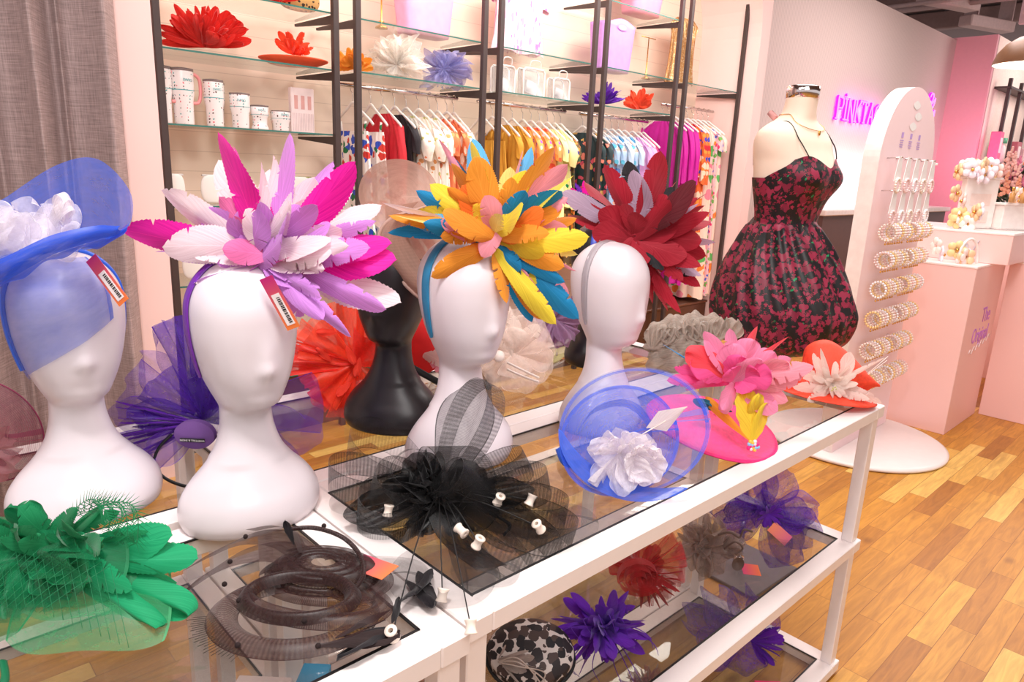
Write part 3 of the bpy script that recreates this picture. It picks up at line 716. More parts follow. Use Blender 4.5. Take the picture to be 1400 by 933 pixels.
F = {}
for k, c in dict(M=(240, 0, 168), L=(212, 142, 226), W=(252, 226, 230), P=(238, 120, 178), D=(150, 70, 170),
                 O=(252, 160, 44), Y=(250, 222, 60), B=(10, 140, 196), S=(96, 184, 236), K=(250, 160, 178), A=(244, 116, 20), C=(250, 226, 130),
                 R=(174, 12, 42), Q=(100, 6, 26), N=(20, 14, 22), G=(182, 156, 180), H=(255, 78, 92), I=(250, 150, 190), J=(250, 90, 160), T=(22, 120, 150),
                 E=(10, 150, 92), V=(60, 14, 160), X=(252, 236, 222), Z=(244, 60, 34)).items():
    F[k] = feathermat('feather_dye_'+k, c)
F['X'] = feathermat('feather_dye_cream', (252, 232, 222), .5)
F['V'] = feathermat('feather_dye_violet', (106, 24, 182)); F['U'] = feathermat('feather_dye_taupe', (176, 160, 152)); F['E2'] = feathermat('feather_dye_emerald', (20, 178, 118))
VR = -YAW

# ---- magenta / lilac feather headpiece
t = thing('feather_headpiece', 'huge burst of magenta, lilac and white feathers on a purple headband', 'headpiece', (-.068, .50, 1.484), VR)
s = 1/790
bunch(t, [(-182, 48, 58, 'M', 10), (-135, 97, 50, 'W', 0), (-95, 122, 56, 'W', -10), (-62, 150, 30, 'M', -10), (-45, 160, 54, 'M', 10), (-12, 145, 50, 'W', -20), (25, 176, 38, 'L', -10),
          (4, 125, 40, 'W', 15), (50, 115, 36, 'W', -10), (78, 132, 40, 'L', -25), (128, 128, 54, 'M', 12), (142, 82, 60, 'W', -10), (150, 60, 34, 'L', 0, 'fray'), (152, 25, 46, 'L', 10, 'fray'),
          (140, 38, 40, 'W', 20, 'fray'), (172, 10, 46, 'M', 5), (174, -15, 54, 'M', 5), (178, -62, 40, 'W', 10), (165, -48, 34, 'L', 25), (132, -92, 30, 'L', 30), (100, -58, 36, 'L', 40),
          (-156, 10, 40, 'W', 0), (-170, 3, 22, 'L', -10, 'fray'), (-124, -18, 44, 'L', 0), (-112, 22, 64, 'W', 25), (-90, 72, 44, 'L', 0), (-72, 62, 44, 'L', -10), (-62, 8, 28, 'M', 25), (90, 2, 40, 'M', 28),
          (60, -26, 34, 'L', 35), (-60, -6, 34, 'L', 30), (26, 52, 24, 'M', 30), (-20, 96, 44, 'M', 12), (95, 64, 40, 'L', 20), (44, 76, 40, 'W', 28), (-34, 50, 34, 'P', 20), (-60, 90, 44, 'P', 0), (14, 84, 30, 'L', 30),
          (110, 96, 40, 'W', -20), (70, 92, 34, 'W', 0), (108, 5, 34, 'W', 30, 'fray'), (90, -28, 30, 'L', 45, 'fray'), (-28, 120, 30, 'W', -25), (60, 60, 30, 'L', 35, 'fray'), (-110, 50, 40, 'W', -20), (-85, 100, 34, 'P', -25)], s, F)
for k in range(22): bunch(t, [(random.uniform(-120, 120), random.uniform(0, 90), 44, random.choice('LWWLPW'), random.uniform(0, 38), random.choice(('fray', 'leaf')))], s, F, (random.uniform(-.02, .03), -.01, random.uniform(-.01, .02)))
for a_, l_, c_ in ((-150, .10, 'L'), (-165, .12, 'W'), (-20, .13, 'L'), (-8, .12, 'W'), (-35, .12, 'L'), (10, .12, 'M'), (172, .11, 'W'), (-170, .13, 'L')): feather(t, (0, -.02, -.006), dirv(a_, 18), (0, -.4, 1), l_, .05, F[c_], 'fray')
headband(t, solid('purple_satin', (112, 44, 160), .35), -.101, .54, -pi/2, x=-.012, width=.024)
price_tag(t, (.047, -.075, -.068), (-.42, -.1, .9), (-.2, -1, .1), .025, .098)

# ---- orange / turquoise
t = thing('feather_headpiece', 'burst of orange, yellow, turquoise and pink feathers on a teal headband', 'headpiece', (.409, .420, 1.508), VR)
s = 1/640
bunch(t, [(-140, 25, 30, 'O', 5), (-150, -2, 24, 'B', 0), (-115, 62, 28, 'B', -10), (-90, 72, 40, 'Y', 5), (-84, 128, 20, 'K', -15), (-72, 108, 22, 'B', -15), (-60, 92, 36, 'O', 0), (-38, 134, 40, 'S', -10),
          (-32, 124, 22, 'Y', 5), (-36, 92, 50, 'O', 15), (2, 94, 30, 'C', -10), (25, 113, 16, 'K', -10), (38, 116, 26, 'S', -20), (36, 92, 34, 'Y', 0), (72, 118, 44, 'O', 0), (92, 104, 26, 'K', -10), (96, 82, 36, 'Y', 10),
          (84, 66, 42, 'B', 18), (118, 16, 42, 'Y', 12), (62, 28, 46, 'A', 30), (94, 18, 40, 'K', 0), (58, -22, 42, 'Y', 30), (85, -32, 36, 'O', 15), (100, -44, 24, 'B', 10), (112, -42, 14, 'K', 0), (114, -106, 42, 'B', 5),
          (92, -98, 32, 'Y', 15), (68, -102, 28, 'O', 12), (54, -108, 28, 'B', 10), (10, -88, 32, 'O', 10, 'fray'), (82, -104, 20, 'K', 5), (-148, 38, 14, 'W', 5, 'slim'), (-138, 22, 14, 'C', 12, 'slim'), (-107, 8, 36, 'S', 12),
          (-64, 34, 42, 'K', 22), (-90, 22, 30, 'B', 25), (40, 60, 34, 'B', 30), (36, 40, 36, 'Y', 38), (-20, 60, 40, 'K', 28), (-50, 60, 50, 'A', 8), (8, 40, 28, 'C', 45, 'fray'), (100, -70, 26, 'K', -5),
          (30, -60, 28, 'T', 20), (100, 44, 30, 'O', 0), (-76, 50, 34, 'O', 12), (66, 92, 24, 'W', -20), (-100, 40, 40, 'Y', 0), (60, -60, 36, 'Y', 20, 'fray'), (40, -40, 34, 'B', 22), (110, -8, 24, 'C', 0, 'fray'),(84, 40, 38, 'O', 15), (14, 76, 34, 'O', 20), (-70, 12, 30, 'K', 30)], s, F)
for k in range(16): bunch(t, [(random.uniform(-90, 80), random.uniform(-40, 80), 34, random.choice('AOKYOYK'), random.uniform(5, 45), random.choice(('fray', 'leaf')))], s, F, (random.uniform(-.01, .03), -.01, random.uniform(-.01, .02)))
headband(t, solid('teal_satin', (40, 128, 172), .35), .397, .51, -pi/2, x=-.012, width=.026, sc=1.045)

# ---- dark red
t = thing('feather_headpiece', 'spiky crimson, black and mauve feather headpiece on a clear headband', 'headpiece', (.923, .430, 1.486), VR)
s = 1/508
bunch(t, [(-50, 92, 38, 'R', 0), (-18, 98, 40, 'N', -8), (-15, 84, 40, 'G', 12), (22, 106, 54, 'R', 5), (46, 60, 30, 'N', 5), (80, 68, 18, 'R', 0, 'slim'), (76, 50, 24, 'R', 8, 'slim'), (74, 46, 10, 'G', 15, 'slim'),
          (104, 20, 26, 'R', 0), (106, 4, 18, 'G', 0), (97, -16, 38, 'R', 8), (90, -40, 22, 'G', 10), (86, -66, 26, 'R', 5), (74, -54, 24, 'N', 0), (64, -90, 18, 'R', 8), (49, -96, 22, 'R', 5, 'fray'), (22, -90, 18, 'R', 5, 'slim'),
          (10, -32, 40, 'R', 40, 'blunt'), (24, -40, 20, 'N', 38), (-102, 42, 26, 'G', 5), (-100, 50, 20, 'R', -5), (-88, 62, 22, 'N', -8), (-92, 26, 34, 'R', 5), (-60, 18, 44, 'R', 25), (-50, 44, 46, 'R', 15), (44, 28, 60, 'R', 30), (72, 8, 44, 'R', 20),
          (60, -20, 44, 'R', 25), (62, -50, 34, 'R', 20, 'fray'), (30, 54, 50, 'R', 22), (-30, 50, 30, 'R', 25), (90, 34, 24, 'R', -10), (-72, 72, 26, 'R', -20), (60, 80, 14, 'R', -15), (0, 30, 34, 'R', 40), (40, -70, 30, 'R', 10),(-80, 40, 30, 'R', -10)], s, F)
for k in range(12): bunch(t, [(random.uniform(-70, 90), random.uniform(-60, 70), 32, random.choice('RRRRQ'), random.uniform(5, 40), random.choice(('slim', 'leaf')))], s, F)
headband(t, glassmat('clear_band', (.86, .84, .85), .1, .35, (.62, .58, .62)), .844, .447, radians(-84), x=-.018, width=.020)
# second headband behind, on the hidden black head
t = thing('headband', 'cobalt blue headband on the hidden black head behind the crimson feathers', 'headband', (1.332, .893, 1.45), VR)
headband(t, solid('cobalt_satin', (70, 90, 200), .35), 1.332, .893, radians(-60), x=-.01)
for k in range(5):
    a = 150+k*14-40
    feather(t, (-.05, -.02, .08), dirv(a, 10), (0, -1, .2), .10, .03, F[['M', 'V', 'M', 'V', 'M'][k]], 'fray')

# ---------------------------------------------------------------- blue net hat on the far-left head
BLUE = (52, 104, 226)
blue_net = tulle('blue_net', BLUE, .55, rib=0, glit=.06); blue_net_d = tulle('blue_net_dense', (40, 92, 222), .84, glit=.04); blue_veil = tulle('blue_veil', (74, 112, 226), .40)
white_net = tulle('white_net', (250, 244, 250), .42, glit=.02); white_net_d = tulle('white_net_dense', (252, 246, 250), .7)
blue_satin = solid('blue_satin', (40, 100, 220), .35)
t = thing('net_hat', 'royal blue net hat with white ruffles and veil on the far-left white head', 'hat', (-.365, .690, 1.508), VR)
s = 1/800
def crc(P, t_):
    m = len(P); f = (t_ % 1.0)*m; i = int(f) % m; f -= int(f); p0, p1, p2, p3 = [Vector(P[(i+k) % m]) for k in (-1, 0, 1, 2)]
    return .5*((2*p1)+(p2-p0)*f+(2*p0-5*p1+4*p2-p3)*f*f+(3*p1-p0-3*p2+p3)*f**3)
BR = [(112, 0, 20), (98, 40, 64), (42, 66, 106), (-20, 74, 96), (-78, 50, 52), (-112, 0, 8), (-72, -58, -44), (-10, -74, -24), (48, -62, 6), (90, -36, 18)]
def brim1(u, q):
    a = 2*pi*u; o = crc(BR, u); i_ = Vector((44*cos(a), 44*sin(a), -14)); p = i_.lerp(o, q)
    p.z -= 16*sin(q*pi)*(.4+.6*sin(a)); p *= 1+.04*sin(q*pi*2)
    return p*s
MB().grid(110, 20, brim1, cu=True).build('brim', blue_net, t)
def lip(u, q):   # folded front lip, widest at the left
    o = crc(BR, lerp(.48, .97, u)); w = 30*(1-u)**.5+7
    return (o+Vector((0, 6*sin(q*pi)*-1, 6-w*q)))*s
MB().grid(70, 8, lip).build('brim_lip', blue_net_d, t)
def under(u, q):
    o = crc(BR, lerp(.50, 1.0, u)); w = 30*(1-u)**.5+6; c = Vector((10, 0, -40)); p = (o+Vector((0, 0, 6-w))).lerp(c, .30*q); p.z += 3*sin(u*26)*q
    return p*s
MB().grid(70, 6, under).build('brim_underside', blue_net_d, t)
for k in range(22):
    a = random.uniform(20, 160); fan(t, (random.uniform(-.08, .03), random.uniform(-.05, .03), -.02), dirv(a, random.uniform(-10, 30)), (random.uniform(-.5, .5), -1, .2), random.uniform(.06, .10), random.uniform(.08, .11), white_net, 'ruffle', seed=k)
for k in range(3): loop(t, (.04+.012*k, -.04, .03), dirv(40+25*k, 10), (0, 0, 1), .05, .012, .02, white_net_d, 'ruffle')
inv = t.matrix_basis.inverted(); M1 = Matrix.Translation((-.333, .762, HT)) @ Matrix.Rotation(-pi/2, 4, 'Z')
def veil(u, q):
    uu = lerp(-.62, .085, u); low = .42+.25*max(0, (u-.40)/.60)**1.5+.05*max(0, .3-u)
    v = lerp(low, .93, q); return inv @ (M1 @ head_pt(uu % 1.0, v, .007+.003*sin(u*9)*(1-q)))
MB().grid(60, 30, veil).build('veil', blue_veil, t)
headband(t, blue_satin, -.333, .762, -pi/2, x=-.006, width=.022, th=.005)
price_tag(t, (.112, -.025, -.062), (-.60, .1, .8), (-.35, -1, .1), .026, .09)

# ---------------------------------------------------------------- nude sinamay hat on the black head
nude = tulle('nude_sinamay', (190, 150, 132), .97, rib=60, ribamp=.03); nude2 = tulle('nude_sinamay_light', (204, 166, 150), .92, rib=70, ribamp=.05); nude3 = tulle('nude_edge', (226, 192, 178), .97)
t = thing('sinamay_hat', 'nude straw-mesh hat of two curling loops on the black mannequin head', 'hat', (.387, .725, 1.54), VR)
def pd(k=1/565): return k
s = 1/565
def disc1(u, q):
    a = 2*pi*u; r = q; x = -8+54*r*cos(a); z = 20+50*r*sin(a); return (x*s, (.01-.03*r*r+.015*sin(a*2)*r), z*s)
MB().grid(64, 10, disc1, cu=True).build('upper_loop', nude2, t)
# lower loop: a broad band that rolls over from the top right, round the left and down to the right
cl = [(40, 12), (10, 2), (-16, -8), (-32, -28), (-28, -56), (-2, -92), (28, -118), (50, -128)]
def roll(u, q):
    P_ = smooth([(x*s, 0, z*s) for x, z in cl], 40); i = min(39, int(q*40)); p = P_[i].lerp(P_[i+1], q*40-i)
    w = lerp(10, 62, q**.9)*s
    d = Vector((1, 0, .55-.9*q)).normalized()
    return p+d*w*u+Vector((0, -.035+.05*sin(u*pi)*-.6+.03*u, 0))
MB().grid(12, 60, roll).build('lower_loop', nude, t)
P_ = smooth([(x*s, -.037, z*s) for x, z in cl], 50)
MB().tube(P_, .0048, 8).build('rolled_edge', nude3, t)
def inner(u, q):
    return ((lerp(-28, 46, u)+6*q)*s, -.012+.02*u, (lerp(8, -60, q)+18*u*(1-q)-4*sin(u*pi))*s)
MB().grid(16, 16, inner).build('inner_wall', nude, t)
bunch(t, [(70, -88, 20, 'Z', 5, 'blunt'), (40, -70, 18, 'Z', -10, 'blunt'), (60, -70, 16, 'Z', -20)], s, F, (0, .02, -.03))

# ---------------------------------------------------------------- purple netting on the back-left table
pv = (92, 40, 178)
p_net = tulle('purple_net', (112, 58, 190), .42, glit=.07); p_net_d = tulle('purple_net_dense', (84, 30, 176), .66, glit=.05); p_wool = solid('purple_felt', (124, 84, 156), .85, bump=.3)
t = thing('netting_headpiece', 'large sparkly purple net fan headpiece lying with its black headband in front', 'headpiece', (-.106, .764, 1.105), VR)
s = 1/625
for k, (dx, dy, w, ph, mt) in enumerate([(-105, 40, 70, 0, 0), (-95, 80, 64, -15, 0), (-60, 128, 60, -10, 0), (-30, 138, 56, -5, 1), (5, 130, 56, -15, 1), (30, 120, 60, -10, 1), (60, 95, 60, 0, 0), (-118, 10, 60, 10, 0), (-112, -25, 60, 15, 0),
        (-85, -45, 60, 25, 0), (-60, -50, 50, 30, 0), (100, 60, 60, -10, 0), (150, 18, 70, -15, 0), (160, -20, 84, 0, 0), (130, -45, 70, 10, 0), (-50, 60, 50, 20, 1), (20, 70, 60, 15, 1), (-80, 20, 50, 25, 1), (45, 30, 50, 20, 1)]):
    th = math.degrees(math.atan2(dy, dx)); LL = math.hypot(dx, dy)*s/cos(radians(ph))
    fan(t, (0, 0, .0), dirv(th, ph), (random.uniform(-.3, .3), -1, .1), LL, w*s*1.25, (p_net, p_net_d)[mt], 'net_fan', ruffle=.06, curl=.04, rounded=k % 3 > 0, seed=k, nr=4)
for k in range(16):
    a = random.uniform(150, 215); q = random.uniform(.7, 1.0)
    feather(t, (0, -.02, 0), dirv(a, random.uniform(0, 20)), (0, -1, .3), .17*q, .010, F['V'], 'fray')
def disk(u, q): a = 2*pi*u; return (.040*q*cos(a)*1.05, -.045-.006*(1-q*q), -.018+.031*q*sin(a))
mb = MB().grid(40, 8, disk, cu=True); mb.grid(40, 3, lambda u, q: (.042*cos(2*pi*u), -.045+.014*q, -.018+.031*sin(2*pi*u)), cu=True)
lb = mb.build('felt_base', p_wool, t)
MB().box((0, -.0535, -.026), (.052, .0015, .0085), bev=.0005).build('maker_label', blackcloth, lb, smooth=False)
fc = bpy.data.curves.new('label_text', 'FONT'); fc.body = 'WHITTALL & SHON'; fc.size = .0058; fc.align_x = 'CENTER'; fc.align_y = 'CENTER'; fc.extrude = .0002
fo = bpy.data.objects.new('label_lettering', fc); COL.objects.link(fo); fo.parent = lb; fo.location = (0, -.0548, -.026); fo.rotation_euler = (pi/2, pi, 0); fc.materials.append(solid('thread_white', (240, 235, 235), .6)); fo = to_mesh(fo)
pts = [( -.052+.0, -.035, -.022), (-.075, -.05, -.05), (-.080, -.06, -.082), (-.052, -.07, -.108), (0, -.075, -.121), (.05, -.07, -.112), (.075, -.06, -.085), (.072, -.05, -.05), (.045, -.035, -.02)]
MB().tube(smooth(pts, 50), .0045, 8, flat=.6).build('headband', blackcloth, t)

# ---------------------------------------------------------------- mauve disc hat at the far left
mv = tulle('mauve_crin', (150, 70, 98), .55, rib=46, ribamp=.15, glit=.05); mv2 = tulle('mauve_petal', (196, 132, 140), .6)
t = thing('mauve_hat', 'dusky mauve round mesh hat propped behind the far-left white head', 'hat', (-.452, 1.01, 1.088), VR)
def mdisc(u, q): a = 2*pi*u; return (.125*q*cos(a), .02*cos(q*5)-.02, .112*q*sin(a))
MB().grid(64, 16, mdisc, cu=True).build('mesh_disc', mv, t)
MB().tube([(.125*cos(a*2*pi/60), -.013, .112*sin(a*2*pi/60)) for a in range(60)], .0016, 6, closed=True).build('rim', solid('mauve_trim', (140, 40, 80), .6), t)
for k in range(9): fan(t, (.02, -.03, -.03), dirv(k*40+10, 20), (0, -1, 0), .075, .07, mv2, 'petal', seed=k+40)

# ---------------------------------------------------------------- red-orange tulle on the back-right table
ro = tulle('coral_tulle', (250, 76, 40), .62, glit=.05); ro2 = tulle('coral_tulle_dense', (238, 44, 30), .85)
t = thing('tulle_headpiece', 'bright orange-red tulle headpiece standing left of the black mannequin head', 'headpiece', (.392, .972, 1.095), VR)
s = 1/480
for k, (dx, dy, w, ph) in enumerate([(-60, 62, 50, 0), (-88, 30, 56, 0), (-78, -5, 50, 5), (-70, -40, 60, 0), (-30, -70, 60, 5), (0, -75, 60, 10), (-20, 88, 50, -5), (10, 100, 56, -10), (35, 80, 50, -10), (30, -50, 60, 15), (-60, 45, 50, 15), (-50, -30, 60, 20), (30, 30, 60, 10), (-90, 12, 34, 15), (-40, -60, 50, 12)]):
    fan(t, (0, 0, 0), dirv(math.degrees(math.atan2(dy, dx)), ph), (random.uniform(-.3, .3), -1, 0), math.hypot(dx, dy)*s, w*s*1.3, ro if k < 12 else ro2, 'tulle_fan', ruffle=.10, curl=.05, rounded=False, seed=k+3, nr=4)
for k, (x, z) in enumerate([(-30, 8), (-22, 48), (-4, -20), (8, 15), (-10, 30)]):
    feather(t, (x*s, -.03, z*s), dirv(140+k*40, 15), (0, -1, 0), .055, .03, F['Z'], 'petal', 'petal')
# ivory
iv = tulle('ivory_net', (250, 232, 222), .42, glit=.02); iv2 = tulle('ivory_net_dense', (252, 238, 228), .62)
ivs = solid('ivory_satin', (250, 236, 226), .5)
t = thing('tulle_headpiece', 'ivory net and feather flower headpiece on the back table between two white heads', 'headpiece', (.800, .755, 1.115), VR)
s = 1/455
for k, (dx, dy, w, ph) in enumerate([(-50, 20, 50, 5), (-36, 48, 54, 0), (0, 58, 60, -5), (34, 44, 60, 0), (52, 10, 60, 5), (48, -28, 60, 5), (20, -52, 60, 10), (-20, -48, 60, 12), (-46, -18, 50, 10), (20, 30, 54, 20), (-20, 30, 50, 18), (10, -30, 56, 24)]):
    fan(t, (0, 0, 0), dirv(math.degrees(math.atan2(dy, dx)), ph), (random.uniform(-.3, .3), -1, 0), math.hypot(dx, dy)*s*1.05, w*s*1.4, iv if k < 9 else iv2, 'net_petal', seed=k+90)
bunch(t, [(-22, 58, 14, 'X', 0, 'fray'), (-12, 66, 12, 'X', -5, 'slim'), (0, 50, 30, 'X', 5, 'fray'), (30, 40, 30, 'X', 5, 'fray'), (44, 14, 26, 'X', 10, 'fray'), (-40, 20, 30, 'X', 10, 'fray')], s, F)
MB().sphere((-.045, -.04, .0), .018, 16).build('button', ivs, t)
for k in range(2): MB().tube(smooth([(-.02, -.05, -.015-.02*k), (.03, -.06, -.035-.018*k), (.075, -.06, -.055-.012*k)], 16), .006, 8, flat=.4).build('comb_arm', ivs, t)
# red one just behind the teal-banded head
t = thing('felt_headpiece', 'red felt saucer with a pale pink feather behind the teal-banded white head', 'headpiece', (.600, .955, 1.125), VR)
def rdisc(u, q): a = 2*pi*u; return (.075*q*cos(a), -.01+.02*q*q, .092*q*sin(a))
MB().grid(48, 8, rdisc, cu=True).build('saucer', solid('red_felt', (236, 40, 40), .8), t)
bunch(t, [(44, -20, 26, 'X', 5, 'fray'), (40, -44, 24, 'K', 5, 'fray')], 1/457, F)
MB().box((.04, -.05, -.085), (.16, .006, .020), Matrix.Rotation(radians(-28), 3, 'Y').to_3x3().transposed(), bev=.002).build('headband_end', blackcloth, t)
# lavender behind
lav = tulle('lavender_net', (190, 150, 190), .9); 
t = thing('felt_headpiece', 'dusty lavender ruffled headpiece at the shoulder of the hidden black head', 'headpiece', (1.150, .925, 1.150), VR)
for k in range(14): fan(t, (0, 0, 0), dirv(k*26, random.uniform(0, 40)), (random.uniform(-.6, .6), -1, random.uniform(-.5, .5)), .10, .10, lav, 'ruffle', ruffle=.25, curl=.3, seed=k+200)
# grey loops
gy = tulle('silver_net', (206, 192, 180), .74, rib=30, ribamp=.1)
t = thing('net_headpiece', 'silver-grey ruched net headpiece behind the pink feather saucer', 'headpiece', (1.50, .60, 1.055), VR)
s = 1/385
for k in range(5):
    zc = -24+k*11; 
    def ruch(u, q, k=k, zc=zc):
        a = 2*pi*q; x = lerp(-58, 50, u)+4*sin(k*2); R_ = (17+4*sin(u*23+k*1.7)+3*sin(a*5+u*31))*(sin(pi*min(1, max(0, u*1.04-.02)))**.45+.02)
        return (x*s, (.04*400*0+k*7+R_*cos(a))*s, (zc+u*16+R_*sin(a)*.9)*s)
    MB().grid(90, 24, ruch, cv=True).build('ruched_roll', gy, t)
for k in range(12):
    x = -50+k*9; fan(t, (x*s, 0, (8+x*.16)*s), dirv(random.uniform(40, 140), 10), (random.uniform(-.3, .3), -1, .3), 30*s, 40*s, gy, 'ruche', ruffle=.3, curl=.35, seed=k+300, nr=5)
MB().tube(smooth([(-.0, 0, .05), (.03, 0, .10), (.055, 0, .10), (.065, 0, .06)], 16), .0012, 6).build('wire_loop', solid('silver_wire', (200, 195, 190), .3, .8), t)

# ---------------------------------------------------------------- blue disc hat with white flower
bd = tulle('cobalt_disc', (46, 96, 232), .50, glit=.02); bd2 = tulle('cobalt_disc_dense', (40, 96, 226), .80); bd3 = tulle('cobalt_pale', (110, 140, 240), .34)
t = thing('net_disc_hat', 'cobalt blue transparent disc hat with a white net flower, on the front glass', 'hat', (.640, .190, 1.068), VR)
s = 1/590
def ell(cx, cz, a, b, rot, r0, r1, dy, bow, wav=0):
    c, s_ = cos(radians(rot)), sin(radians(rot))
    def fn(u, q):
        th = 2*pi*u; r = lerp(r0, r1, q); x = a*r*cos(th); z = b*r*sin(th)
        X = cx+x*c-z*s_; Z = cz+x*s_+z*c
        # the disc leans back: its top is further from the aisle than its foot
        return (X*s, (dy+Z*1.1-22+bow*(r*r))*s+wav*sin(th*3)*q, Z*s)
    return fn
MB().grid(80, 12, ell(4, 16, 104, 62, 9, 0, 1, 10, -6), cu=True).build('outer_disc', bd3, t)
MB().grid(80, 5, ell(2, 16, 102, 62, 9, .95, 1.0, 2, -4, .003), cu=True).build('outer_band', bd, t)
MB().grid(80, 12, ell(-20, 8, 80, 53, 12, 0, 1, -6, -6), cu=True).build('inner_disc', bd, t)
MB().grid(80, 4, ell(-20, 8, 80, 53, 12, .94, 1.0, -10, -4, .003), cu=True).build('inner_band', bd, t)
def crescent(u, q):
    a = lerp(pi*.98, pi*1.72, u); r = lerp(1, .78-.06*sin(u*pi), q*sin(u*pi)**.5); return ((-2+99*r*cos(a))*s, (-30+68*r*sin(a))*s, (14+60*r*sin(a))*s)
MB().grid(50, 6, crescent).build('turned_edge', bd2, t)
strip(t, [(-76*s, -.04, 12*s), (-54*s, -.02, 40*s), (-14*s, -.01, 50*s), (14*s, -.03, 34*s), (20*s, -.05, 6*s)], .022, bd, 'folded_band', up=(.3, -.4, 1))
for k in range(26):
    a = k*360/26*1.0+random.uniform(-8, 8)
    fan(t, (-.040, -.105, .004), dirv(a, random.uniform(5, 40)), (random.uniform(-.8, .8), -1, random.uniform(-.8, .8)), random.uniform(.065, .098), random.uniform(.055, .075), white_net if k % 3 else white_net_d, 'flower_petal', ruffle=.09, curl=-.15, seed=k+400, nr=2)
for k in range(8): fan(t, (.005, -.115, .0), dirv(k*45, 30), (0, -1, 0), .062, .075, white_net_d, 'flower_petal', ruffle=.1, curl=-.3, seed=k+450)
qd = [Vector((-6, -36, 10)), Vector((17, -32, 28)), Vector((57, -30, 58)), Vector((40, -34, 22)), Vector((26, -36, 12))]
mb = MB(); c_ = Vector((28, -36, 30))
def qf(u, q):
    a = [Vector((12, -33, 27)), Vector((26, -32, 50)), Vector((62, -32, 58))]; b = [Vector((12, -33, 27)), Vector((38, -36, 24)), Vector((62, -32, 58))]
    f = lambda L_: L_[0].lerp(L_[1], q*2) if q < .5 else L_[1].lerp(L_[2], q*2-1)
    p = f(a).lerp(f(b), u); p.y -= 3*sin(u*pi); return p*s
mb.grid(6, 24, qf).build('white_feather', F['X'], t)
MB().tube([(-.01, -.058, .014), (.06, -.062, .066)], .0014, 6).build('quill', ivs, t)
MB().tube(smooth([(-.165, -.01, -.03), (-.15, -.03, -.055), (-.115, -.03, -.06)], 12), .011, 8, flat=.3).build('headband', blue_satin, t)

# ---------------------------------------------------------------- hot pink saucer hat
hp = solid('hot_pink_sinamay', (238, 34, 116), .6, bump=.6, scale=90, noise_amt=.07)
t = thing('saucer_hat', 'hot pink saucer hat topped with pink petals, a yellow feather and beads', 'hat', (.985, .155, 1.028), VR)
s = 1/525
Rt = Matrix.Rotation(radians(-13), 3, 'Y') @ Matrix.Rotation(radians(-14), 3, 'X')
def sau(u, q):
    a = 2*pi*u; r = .172*q; z = .018*cos(q*pi*1.0)*1.0+(.030*max(0, q-.6)**1.5)+.004*sin(a*2)*q
    p = Vector((r*cos(a), r*sin(a)*1.0, z)); p = Matrix.Rotation(radians(8), 3, 'Y') @ Matrix.Rotation(radians(8), 3, 'X') @ p
    return (p.x-.018, p.y+.035, p.z-.004)
o = MB().grid(80, 16, sau, cu=True).build('saucer', hp, t); m_ = o.modifiers.new('t', 'SOLIDIFY'); m_.thickness = .003
MB().tube([Vector(sau(k/70, 1.0)) for k in range(70)], .003, 6, closed=True).build('rim', hp, t)
pt = [(-10, 75, 30, 'I', 0), (-40, 68, 24, 'I', -5), (18, 58, 46, 'I', 5, 'petal'), (-14, 52, 44, 'I', 10, 'petal'), (30, 72, 18, 'H', -10, 'slim'), (62, 60, 18, 'H', -5, 'slim'), (44, 46, 40, 'I', 0, 'petal'), (-68, 36, 34, 'H', 0, 'petal'),
      (-84, 10, 26, 'J', 5, 'fray'), (-88, 0, 22, 'J', 5), (-60, 16, 40, 'J', 15, 'petal'), (78, 34, 36, 'I', 0), (96, 20, 36, 'K', 5, 'fray'), (90, 4, 36, 'K', 10), (76, -20, 34, 'K', 15), (50, -28, 40, 'I', 20), (20, 24, 40, 'J', 40, 'petal'), (-10, 20, 36, 'J', 45, 'petal'),
      (-22, -26, 34, 'I', 45, 'petal'), (6, 38, 40, 'J', 25, 'petal'), (-45, 48, 36, 'I', 5), (60, 26, 40, 'K', 18, 'petal'), (-70, -4, 26, 'J', 20, 'fray'), (12, -10, 40, 'J', 55, 'petal'), (36, 8, 40, 'J', 40, 'petal'),(100, -4, 28, 'K', -5),(30, 40, 40, 'I', 20, 'petal')]
bunch(t, [(a*.95, b*.95, *c) for a, b, *c in pt], s, F, (0, -.04, .135))
for k, (dx, dy, w) in enumerate([(34, -78, 46), (22, -84, 34), (48, -60, 34), (14, -72, 30)]):
    feather(t, (.05, -.07, .02-.0), Vector((-.05+.02*k, -.3, 1)), (0, -1, 0), .10, .055, F['Y'], 'petal', 'yellow_feather') if k < 2 else None
feather(t, (.045, -.10, -.005), Vector((-.15, .15, 1)), (.1, -1, .1), .135, .085, F['Y'], 'petal', 'yellow_feather')
feather(t, (.045, -.10, -.005), Vector((.32, .15, 1)), (.1, -1, .1), .105, .06, F['Y'], 'petal', 'yellow_feather')
feather(t, (.045, -.10, -.005), Vector((-1.0, .25, .9)), (.2, -1, .6), .16, .03, F['O'], 'blunt', 'orange_feather')
for dx, c in ((-.04, 'T'), (-.07, 'T'), (-.02, 'T')): feather(t, (0, -.06, .06), Vector((-1+dx*4, -.1, .2-dx*3)), (0, -1, 1), .11, .02, F[c], 'slim', 'teal_feather')
feather(t, (-.02, .02, .12), Vector((-1, .2, .55)), (0, -1, .2), .17, .008, F['B'], 'slim', 'blue_feather')
bc = [solid('bead_pink', (240, 40, 130), .15), solid('bead_sky', (150, 200, 240), .15), solid('bead_gold', (250, 200, 80), .15), solid('bead_pearl', (240, 230, 240), .15)]
for k in range(15):
    a = k*2.4; r = .0035*sqrt(k)
    MB().sphere((.045+r*cos(a), -.108, -.010+r*sin(a)), .0052, 10).build('bead', bc[k % 4], t)

